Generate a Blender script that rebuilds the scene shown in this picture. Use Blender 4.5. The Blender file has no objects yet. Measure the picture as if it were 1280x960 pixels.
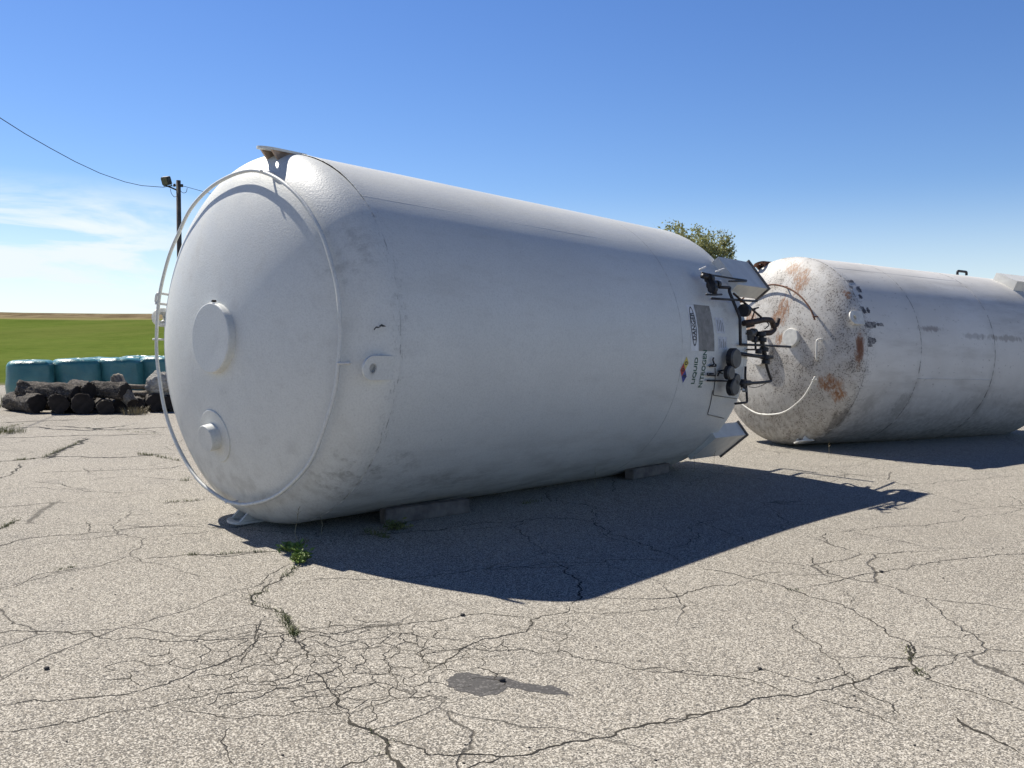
import bpy, bmesh, math, random
import numpy as np
from mathutils import Vector, Matrix, noise as mnoise

random.seed(7)
PI = math.pi
scene = bpy.context.scene
COL = scene.collection

# ------------------------------------------------------------------ camera
CAM_H, FPX, PITCH, ROLL = 1.6, 1142.25, -0.04726, 0.004186
def cam_axes():
    c, s = math.cos(PITCH), math.sin(PITCH)
    fwd, up, rt = Vector((0, c, s)), Vector((0, -s, c)), Vector((1, 0, 0))
    cr, sr = math.cos(ROLL), math.sin(ROLL)
    return rt * cr + up * sr, up * cr - rt * sr, fwd
RT, UP, FWD = cam_axes()
EYE = Vector((0, 0, CAM_H))
cam_data = bpy.data.cameras.new('camera')
cam = bpy.data.objects.new('camera', cam_data)
COL.objects.link(cam)
cam_data.sensor_width = 36
cam_data.lens = FPX / 1280 * 36
cam_data.clip_start, cam_data.clip_end = 0.05, 8000
m = Matrix((RT, UP, -FWD)).transposed().to_4x4()
m.translation = EYE
cam.matrix_world = m
scene.camera = cam

# ------------------------------------------------------------------ light
SUN_AZ, SUN_EL = math.radians(-48.0), math.radians(50)
world = bpy.data.worlds.new('World')
scene.world = world
world.use_nodes = True
SKY_STRENGTH, SUN_STRENGTH = 0.083, 4.8
scene.view_settings.view_transform = 'Standard'
scene.view_settings.look = 'None'
scene.view_settings.gamma = 1
scene.view_settings.exposure = 0.60
scene.view_settings.use_curve_mapping = False

def build_world():
    nt = world.node_tree
    nt.nodes.clear()
    N, L = nt.nodes, nt.links
    out = N.new('ShaderNodeOutputWorld')
    bg = N.new('ShaderNodeBackground')
    bg.inputs['Strength'].default_value = SKY_STRENGTH
    sky = N.new('ShaderNodeTexSky')
    sky.sky_type = 'NISHITA'
    sky.sun_disc = False
    sky.sun_elevation = SUN_EL
    sky.sun_rotation = SUN_AZ
    sky.altitude = 200
    sky.air_density = 1.0
    sky.dust_density = 0.1
    sky.ozone_density = 4.0
    tc = N.new('ShaderNodeTexCoord')
    # thin cirrus low over the horizon, strongest towards the north-west of the yard
    mp = N.new('ShaderNodeMapping')
    mp.inputs['Scale'].default_value = (2.4, 2.4, 13)
    mp.inputs['Rotation'].default_value = (0, math.radians(9), 0)
    L.new(tc.outputs['Generated'], mp.inputs['Vector'])
    nz = N.new('ShaderNodeTexNoise')
    nz.inputs['Scale'].default_value = 2.1
    nz.inputs['Detail'].default_value = 7
    nz.inputs['Roughness'].default_value = 0.58
    nz.inputs['Distortion'].default_value = 0.5
    L.new(mp.outputs['Vector'], nz.inputs['Vector'])
    sep = N.new('ShaderNodeSeparateXYZ')
    L.new(tc.outputs['Generated'], sep.inputs[0])
    def mr(src, a, b, c, d, smooth=True):
        n = N.new('ShaderNodeMapRange')
        if smooth: n.interpolation_type = 'SMOOTHSTEP'
        for k, v in zip(('From Min', 'From Max', 'To Min', 'To Max'), (a, b, c, d)):
            n.inputs[k].default_value = v
        L.new(src, n.inputs['Value'])
        return n.outputs[0]
    def mul(a, b):
        n = N.new('ShaderNodeMath'); n.operation = 'MULTIPLY'
        L.new(a, n.inputs[0]); L.new(b, n.inputs[1]); return n.outputs[0]
    low = mr(sep.outputs['Z'], 0.115, 0.165, 1, 0)
    dot = N.new('ShaderNodeVectorMath'); dot.operation = 'DOT_PRODUCT'
    dot.inputs[1].default_value = (math.sin(math.radians(-36)), math.cos(math.radians(-36)), 0)
    L.new(tc.outputs['Generated'], dot.inputs[0])
    side = mr(dot.outputs['Value'], 0.93, 0.975, 0, 1)
    wisp = mr(nz.outputs['Fac'], 0.33, 0.54, 0, 1.0)
    veil = mr(sep.outputs['Z'], -0.02, 0.17, 0.62, 0.0)
    cl = mul(mul(wisp, low), side)
    vl = veil
    mx = N.new('ShaderNodeMath'); mx.operation = 'MAXIMUM'
    L.new(cl, mx.inputs[0]); L.new(vl, mx.inputs[1])
    mix = N.new('ShaderNodeMix'); mix.data_type = 'RGBA'
    L.new(mx.outputs[0], mix.inputs['Factor'])
    hs = N.new('ShaderNodeHueSaturation')
    hs.inputs['Saturation'].default_value = 1.2
    hs.inputs['Hue'].default_value = 0.512
    L.new(sky.outputs[0], hs.inputs['Color'])
    # upper dome darkened and tinted blue, mostly above the view, to deepen the shade
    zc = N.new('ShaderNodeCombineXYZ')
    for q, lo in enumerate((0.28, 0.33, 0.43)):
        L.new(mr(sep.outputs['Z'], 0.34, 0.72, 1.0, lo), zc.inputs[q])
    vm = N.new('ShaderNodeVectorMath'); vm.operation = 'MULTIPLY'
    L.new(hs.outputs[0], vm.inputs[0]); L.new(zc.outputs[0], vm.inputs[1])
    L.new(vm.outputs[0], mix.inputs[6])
    mix.inputs[7].default_value = (7.0, 7.7, 8.4, 1)
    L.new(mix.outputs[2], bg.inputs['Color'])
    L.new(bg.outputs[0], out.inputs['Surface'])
build_world()

sun_data = bpy.data.lights.new('sun', 'SUN')
sun_data.energy = SUN_STRENGTH
sun_data.angle = math.radians(0.53)
sun_data.color = (1.0, 0.945, 0.85)
sun = bpy.data.objects.new('sun', sun_data)
COL.objects.link(sun)
SUN_DIR = Vector((math.cos(SUN_EL) * math.sin(SUN_AZ), math.cos(SUN_EL) * math.cos(SUN_AZ), math.sin(SUN_EL)))
sun.rotation_euler = SUN_DIR.to_track_quat('Z', 'Y').to_euler()
sun.location = SUN_DIR * 60

# ------------------------------------------------------------------ helpers: reading positions off the place
def ray(x, y):
    return RT * ((x - 640) / FPX) + UP * ((480 - y) / FPX) + FWD
def gz(x, y):
    """height of the paving: flat, with a shallow drainage dip between the two tanks"""
    return -0.105 * math.exp(-(((x - 5.2) / 2.3) ** 2 + ((y - 9.6) / 1.9) ** 2))
def ground(x, y, z=0.0):
    r = ray(x, y)
    p = EYE + r * ((z - CAM_H) / r.z)
    for _ in range(4):
        p = EYE + r * ((z + gz(p.x, p.y) - CAM_H) / r.z)
    return p
def at_depth(x, y, Y):
    r = ray(x, y)
    return EYE + r * (Y / r.y)

# ------------------------------------------------------------------ helpers: materials
class Mat:
    def __init__(s, name):
        s.m = bpy.data.materials.new(name)
        s.m.use_nodes = True
        s.nt = s.m.node_tree
        s.N, s.L = s.nt.nodes, s.nt.links
        s.b = s.N['Principled BSDF']
        s.tc = s.N.new('ShaderNodeTexCoord')
        s.co = s.tc.outputs['Object']
    def set(s, k, v):
        i = s.b.inputs[k]
        if hasattr(v, 'is_linked'): s.L.new(v, i)
        else: i.default_value = (*v, 1) if k == 'Base Color' and len(v) == 3 else v
        return s
    def mapping(s, scale=(1, 1, 1), loc=(0, 0, 0), rot=(0, 0, 0), src=None):
        n = s.N.new('ShaderNodeMapping')
        n.inputs['Scale'].default_value = scale
        n.inputs['Location'].default_value = loc
        n.inputs['Rotation'].default_value = rot
        s.L.new(src or s.co, n.inputs['Vector'])
        return n.outputs[0]
    def noise(s, scale, detail=4, rough=0.55, src=None, dist=0.0, out='Fac'):
        n = s.N.new('ShaderNodeTexNoise')
        n.inputs['Scale'].default_value = scale
        n.inputs['Detail'].default_value = detail
        n.inputs['Roughness'].default_value = rough
        n.inputs['Distortion'].default_value = dist
        s.L.new(src or s.co, n.inputs['Vector'])
        return n.outputs[out]
    def voronoi(s, scale, feature='F1', src=None, out='Distance', rnd=1.0):
        n = s.N.new('ShaderNodeTexVoronoi')
        n.feature = feature
        n.inputs['Scale'].default_value = scale
        n.inputs['Randomness'].default_value = rnd
        s.L.new(src or s.co, n.inputs['Vector'])
        return n.outputs[out]
    def mr(s, src, a, b, c=0.0, d=1.0, smooth=True):
        n = s.N.new('ShaderNodeMapRange')
        if smooth: n.interpolation_type = 'SMOOTHSTEP'
        for k, v in zip(('From Min', 'From Max', 'To Min', 'To Max'), (a, b, c, d)):
            n.inputs[k].default_value = v
        s.L.new(src, n.inputs['Value'])
        return n.outputs[0]
    def math(s, op, a, b=None):
        n = s.N.new('ShaderNodeMath'); n.operation = op
        for i, v in enumerate((a, b)):
            if v is None: continue
            if hasattr(v, 'is_linked'): s.L.new(v, n.inputs[i])
            else: n.inputs[i].default_value = v
        return n.outputs[0]
    def mix(s, f, a, b, blend='MIX'):
        n = s.N.new('ShaderNodeMix'); n.data_type = 'RGBA'; n.blend_type = blend
        for k, v in ((0, f), (6, a), (7, b)):
            if hasattr(v, 'is_linked'): s.L.new(v, n.inputs[k])
            elif k == 0: n.inputs[0].default_value = v
            else: n.inputs[k].default_value = (*v, 1)
        return n.outputs[2]
    def sep(s, src=None):
        n = s.N.new('ShaderNodeSeparateXYZ')
        s.L.new(src or s.co, n.inputs[0])
        return n.outputs
    def blob(s, centre, size, nz, k=0.9):
        """1 inside a ragged patch round a point of the object, 0 outside"""
        v = s.mapping(scale=tuple(1 / q for q in size), loc=tuple(-c / q for c, q in zip(centre, size)))
        n = s.N.new('ShaderNodeVectorMath'); n.operation = 'LENGTH'
        s.L.new(v, n.inputs[0])
        d = s.math('ADD', n.outputs['Value'], s.math('MULTIPLY', s.math('SUBTRACT', nz, 0.5), k * 2))
        return s.mr(d, 0.45, 1.05, 1, 0)
    def bump(s, h, strength=0.3, dist=0.01, prev=None):
        n = s.N.new('ShaderNodeBump')
        n.inputs['Strength'].default_value = strength
        n.inputs['Distance'].default_value = dist
        s.L.new(h, n.inputs['Height'])
        if prev is not None: s.L.new(prev, n.inputs['Normal'])
        s.L.new(n.outputs[0], s.b.inputs['Normal'])
        return n.outputs[0]

def simple(name, col, rough=0.6, metal=0.0, var=0.25, scale=14, bump=0.0, bscale=60):
    k = Mat(name)
    nz = k.noise(scale, 5)
    k.set('Base Color', k.mix(k.mr(nz, 0.3, 0.7), tuple(c * (1 - var) for c in col), tuple(min(1, c * (1 + var)) for c in col)))
    k.set('Roughness', rough); k.set('Metallic', metal)
    if bump: k.bump(k.noise(bscale, 4), bump, 0.01)
    return k.m

# ------------------------------------------------------------------ helpers: objects
def tag(o, label=None, cat=None, group=None, kind=None):
    for k, v in (('label', label), ('category', cat), ('group', group), ('kind', kind)):
        if v: o[k] = v
    return o
def empty(name, loc=(0, 0, 0), rot=None):
    o = bpy.data.objects.new(name, None)
    o.empty_display_size = 0.3
    COL.objects.link(o)
    if isinstance(rot, Matrix):
        mm = rot.to_4x4(); mm.translation = Vector(loc); o.matrix_world = mm
    else:
        o.location = loc
    return o
def link(name, bm, mat, parent=None, smooth=True, fix=False):
    if fix: bmesh.ops.recalc_face_normals(bm, faces=bm.faces)
    me = bpy.data.meshes.new(name)
    bm.to_mesh(me); bm.free()
    if isinstance(mat, (list, tuple)):
        for q in mat: me.materials.append(q)
    elif mat: me.materials.append(mat)
    if smooth:
        me.polygons.foreach_set('use_smooth', [True] * len(me.polygons))
    o = bpy.data.objects.new(name, me)
    COL.objects.link(o)
    if parent: o.parent = parent
    return o
def auto_smooth(o, deg=14):
    me = o.data
    bm = bmesh.new(); bm.from_mesh(me)
    for e in bm.edges:
        e.smooth = len(e.link_faces) == 2 and e.calc_face_angle(0) < math.radians(deg)
    bm.to_mesh(me); bm.free()
    return o
def tube(bm, pts, r, seg=8, cap=True, taper=None):
    """round bar through points with mitred bends"""
    pts = [Vector(p) for p in pts]
    n = len(pts); rings = []; ref = None
    for i, p in enumerate(pts):
        if i == 0: t = pts[1] - pts[0]
        elif i == n - 1: t = pts[-1] - pts[-2]
        else: t = (pts[i + 1] - p).normalized() + (p - pts[i - 1]).normalized()
        t = t.normalized() if t.length > 1e-9 else Vector((0, 0, 1))
        if ref is None:
            ref = t.orthogonal().normalized()
        ref = (ref - t * ref.dot(t))
        ref = ref.normalized() if ref.length > 1e-6 else t.orthogonal().normalized()
        b = t.cross(ref)
        rr = r if taper is None else r * (taper[i] if hasattr(taper, '__len__') else 1 + (taper - 1) * i / (n - 1))
        rings.append([bm.verts.new(p + (ref * math.cos(2 * PI * k / seg) + b * math.sin(2 * PI * k / seg)) * rr) for k in range(seg)])
    for a, b in zip(rings[:-1], rings[1:]):
        for k in range(seg):
            bm.faces.new((a[k], a[(k + 1) % seg], b[(k + 1) % seg], b[k]))
    if cap:
        bm.faces.new(rings[0][::-1]); bm.faces.new(rings[-1])
def rounded(pts, r=0.04, n=4):
    """round the corners of a polyline"""
    pts = [Vector(p) for p in pts]; out = [pts[0]]
    for a, b, c in zip(pts[:-2], pts[1:-1], pts[2:]):
        u, v = (a - b), (c - b)
        k = min(r, u.length * 0.45, v.length * 0.45)
        p, q = b + u.normalized() * k, b + v.normalized() * k
        for i in range(n + 1):
            t = i / n
            out.append(p * (1 - t) ** 2 + b * 2 * t * (1 - t) + q * t * t)
    return out + [pts[-1]]
def box(bm, c, size, rot=None, bevel=0.0):
    g = bmesh.ops.create_cube(bm, size=1)
    vs = g['verts']
    M = (rot.to_4x4() if rot else Matrix.Identity(4))
    M = Matrix.Translation(Vector(c)) @ M @ Matrix.Diagonal((*size, 1))
    bmesh.ops.transform(bm, matrix=M, verts=vs)
    if bevel:
        es = list({e for v in vs for e in v.link_edges})
        bmesh.ops.bevel(bm, geom=es, offset=bevel, segments=2, affect='EDGES')
def disc(bm, c, axis, r, h, seg=28, bevel=0.0, r2=None):
    """short cylinder from c along axis"""
    axis = Vector(axis).normalized(); ref = axis.orthogonal().normalized(); b = axis.cross(ref); c = Vector(c)
    prof = [(r, 0)]
    re = r if r2 is None else r2
    if bevel:
        prof += [(re, h - bevel), (re - bevel * 0.3, h - bevel * 0.3), (re - bevel, h)]
    else: prof += [(re, h)]
    rings = [[bm.verts.new(c + axis * z + (ref * math.cos(2 * PI * k / seg) + b * math.sin(2 * PI * k / seg)) * q) for k in range(seg)] for q, z in prof]
    for A, B in zip(rings[:-1], rings[1:]):
        for k in range(seg): bm.faces.new((A[k], A[(k + 1) % seg], B[(k + 1) % seg], B[k]))
    bm.faces.new(rings[0][::-1]); bm.faces.new(rings[-1])

# ================================================================== GROUND
def pavement_material():
    k = Mat('weathered_pavement')
    big = k.noise(0.22, 5, 0.6)
    mid = k.noise(1.7, 5, 0.6)
    fine = k.noise(24, 4, 0.7)
    st = k.voronoi(185, out='Color')
    st_v = k.sep(st)[0]
    st2 = k.sep(k.voronoi(140, out='Color'))[1]
    c = k.mix(k.mr(big, 0.35, 0.68), (0.244, 0.222, 0.187), (0.335, 0.308, 0.262))
    c = k.mix(k.mr(mid, 0.50, 0.80, 0, 0.6), c, (0.18, 0.17, 0.155))
    # worn wheel paths, drifts of dust and old dark stains
    worn = k.noise(0.55, 4, 0.6, src=k.mapping((1.0, 0.35, 1), rot=(0, 0, 0.9)))
    c = k.mix(k.mr(worn, 0.54, 0.72, 0, 0.5), c, (0.40, 0.372, 0.318))
    stn = k.noise(0.9, 6, 0.7, dist=0.8)
    c = k.mix(k.mr(stn, 0.62, 0.72, 0, 0.45), c, (0.15, 0.143, 0.132))
    c = k.mix(k.mr(fine, 0.3, 0.7, 0, 0.4), c, (0.36, 0.34, 0.31), 'OVERLAY')
    c = k.mix(k.mr(st_v, 0.70, 0.80), c, (0.56, 0.52, 0.445))           # pale stones
    c = k.mix(k.mr(st_v, 0.30, 0.16, 0, 0.85), c, (0.085, 0.082, 0.076))  # dark stones and voids
    c = k.mix(k.mr(st2, 0.86, 0.93, 0, 0.8), c, (0.60, 0.56, 0.49))
    c = k.mix(k.mr(st2, 0.16, 0.08, 0, 0.75), c, (0.08, 0.077, 0.072))
    wob = k.noise(2.4, 3, out='Color')
    wv = k.N.new('ShaderNodeVectorMath'); wv.operation = 'MULTIPLY_ADD'
    k.L.new(wob, wv.inputs[0]); wv.inputs[1].default_value = (0.30, 0.30, 0); k.L.new(k.co, wv.inputs[2])
    jag = k.math('MULTIPLY', k.math('SUBTRACT', k.noise(55, 3), 0.5), 0.03)
    # sparse hairlines elsewhere
    v3 = k.voronoi(0.75, 'DISTANCE_TO_EDGE', wv.outputs[0])
    l3 = k.math('MULTIPLY', k.mr(k.math('ADD', v3, k.math('MULTIPLY', jag, 0.35)), 0.001, 0.006, 1, 0), k.mr(k.noise(0.5, 2), 0.44, 0.56))
    ln = k.math('MULTIPLY', l3, 0.9)
    c = k.mix(k.math('MULTIPLY', ln, 0.85), c, (0.055, 0.05, 0.042))
    k.set('Base Color', c)
    k.set('Roughness', 0.9); k.set('Specular IOR Level', 0.15)
    h = k.math('SUBTRACT', k.math('ADD', k.math('MULTIPLY', st_v, 0.5), fine), k.math('MULTIPLY', ln, 2))
    k.bump(h, 0.75, 0.006)
    return k.m

def field_material():
    k = Mat('field')
    xyz = k.sep()
    streak = k.noise(0.5, 5, 0.6, src=k.mapping((0.25, 0.06, 1)))
    tuft = k.noise(2.2, 6, 0.7, src=k.mapping((0.5, 0.5, 1)))
    g = k.mix(k.mr(streak, 0.32, 0.68), (0.064, 0.098, 0.018), (0.100, 0.138, 0.030))
    pat = k.noise(0.06, 5, 0.65, src=k.mapping((1, .35, 1)))
    g = k.mix(k.mr(pat, 0.45, 0.7, 0, 0.55), g, (0.135, 0.150, 0.045))
    row = k.noise(1.0, 4, 0.6, src=k.mapping((0.35, 1.1, 1), rot=(0, 0, .5)))
    g = k.mix(k.mr(row, 0.52, 0.68, 0, 0.4), g, (0.050, 0.078, 0.014))
    g = k.mix(k.mr(tuft, 0.42, 0.75, 0, 0.6), g, (0.125, 0.150, 0.034))
    g = k.mix(k.mr(tuft, 0.45, 0.25, 0, 0.5), g, (0.040, 0.066, 0.010))
    br = k.mix(k.mr(k.noise(0.35, 6, 0.7, src=k.mapping((0.5, 0.12, 1))), 0.35, 0.65), (0.10, 0.075, 0.045), (0.235, 0.19, 0.115))
    edge = k.math('ADD', xyz[1], k.math('MULTIPLY', k.noise(0.08, 4), 14))
    c = k.mix(k.mr(edge, 116, 121), g, (0.21, 0.19, 0.085))
    c = k.mix(k.mr(edge, 122, 128), c, br)
    dirt = k.mix(k.noise(1.5, 5), (0.17, 0.15, 0.11), (0.24, 0.215, 0.165))
    c = k.mix(k.mr(k.math('ADD', xyz[1], k.math('MULTIPLY', k.noise(0.4, 4), 3)), 33.2, 34.6), dirt, c)
    k.set('Base Color', c); k.set('Roughness', 0.95); k.set('Specular IOR Level', 0.0)
    k.bump(tuft, 0.6, 0.25)
    return k.m

M_PAVE, M_FIELD = pavement_material(), field_material()

def build_ground():
    # the one big sheet: dirt under the yard, rising green field, brown stubble crest, then falling away to the horizon
    xs = sorted(set([-3000, -1500, -800, -400] + list(range(-240, 241, 6)) + [400, 800, 1500, 3000]))
    ys = sorted(set([-1500, -400, -100, -30] + [28, 30, 32] + list(range(34, 110, 4)) + list(range(110, 170, 2)) + [180, 200, 240, 300, 500, 1000, 3000]))
    def z(x, y):
        b = -0.03 if y > 31 else -0.22
        if y > 32: b += 0.0485 * (min(y, 146) - 32)
        if y > 146: b -= min(14, (y - 146) * 0.03)
        if y > 36:
            b += 0.25 * mnoise.noise(Vector((x * 0.02, y * 0.03, 0)))
        if 118 < y < 160:
            b += 0.22 * mnoise.noise(Vector((x * 0.23, y * 0.3, 3))) + 0.12 * mnoise.noise(Vector((x * 0.6, y * 0.9, 8)))
        b += (0.9 * (y - 100) / 50 if y > 100 else 0) * (-x / 300 if abs(x) < 240 else 0)
        return b
    bm = bmesh.new()
    vs = [[bm.verts.new((x, y, z(x, y))) for x in xs] for y in ys]
    for j in range(len(ys) - 1):
        for i in range(len(xs) - 1):
            bm.faces.new((vs[j][i], vs[j][i + 1], vs[j + 1][i + 1], vs[j + 1][i]))
    tag(link('field', bm, M_FIELD), kind='structure')
    # the paved yard, ragged at its far edge
    bm = bmesh.new()
    xs = [-46, -30, -15, -6] + [-5 + .25 * i for i in range(65)] + [12, 15, 30, 46]
    ys = [-14, 0, 3] + [4 + .25 * i for i in range(49)] + [18, 24, 29]
    vs = [[bm.verts.new((x, y, gz(x, y))) for x in xs] for y in ys]
    for j in range(len(ys) - 1):
        for i in range(len(xs) - 1):
            bm.faces.new((vs[j][i], vs[j][i + 1], vs[j + 1][i + 1], vs[j + 1][i]))
    n = 230
    edge = [(46 - 92 * i / n) for i in range(n + 1)]
    edge = [bm.verts.new((x, 31.3 + 0.6 * mnoise.noise(Vector((x * 0.4, 0, 0))) + 0.25 * mnoise.noise(Vector((x * 2.1, 5, 0))), 0)) for x in edge]
    bm.faces.new(vs[-1] + edge)
    tag(link('pavement', bm, M_PAVE), kind='structure')
build_ground()

# ------------------------------------------------------------------ cracks and joints of the yard
def fract(pts, amp, seed, depth=4):
    rnd = random.Random(seed)
    pts = [Vector((p[0], p[1])) for p in pts]
    for d in range(depth):
        out = [pts[0]]
        for a, b in zip(pts[:-1], pts[1:]):
            L = (b - a).length
            if L > 0.03:
                nn = Vector((-(b - a).y, (b - a).x)) / max(L, 1e-6)
                out.append((a + b) / 2 + nn * rnd.gauss(0, 1) * min(L * 0.11, amp))
            out.append(b)
        pts = out
    return pts
def ribbon(bm, pts, w, seed, z=0.0015, taper=True):
    rnd = random.Random(seed); n = len(pts); prev = None
    for i, p in enumerate(pts):
        a, b = pts[max(0, i - 1)], pts[min(n - 1, i + 1)]
        t = (b - a); t = t / max(t.length, 1e-6)
        nn = Vector((-t.y, t.x))
        k = (0.6 + 0.8 * abs(mnoise.noise(Vector((p.x * 6, p.y * 6, seed)))) + rnd.uniform(-0.25, 0.35))
        if taper: k *= min(1, 0.25 + 6 * min(i, n - 1 - i) / n)
        l, r = p + nn * w * k * 0.5 * rnd.uniform(0.5, 1.4), p - nn * w * k * 0.5 * rnd.uniform(0.5, 1.4)
        zz = z + gz(p.x, p.y)
        cur = (bm.verts.new((l.x, l.y, zz)), bm.verts.new((r.x, r.y, zz)))
        if prev: bm.faces.new((prev[1], cur[1], cur[0], prev[0]))
        prev = cur
A = lambda *q: [(x / 2.086, 500 + y / 2.086) for x, y in q]
B = lambda *q: [(400 + x / 2.56, 700 + y / 2.56) for x, y in q]
Cc = lambda *q: [(800 + x / 2.527, 580 + y / 2.527) for x, y in q]
S = lambda *q: [(250 + x / 2.133, 580 + y / 2.133) for x, y in q]
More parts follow.
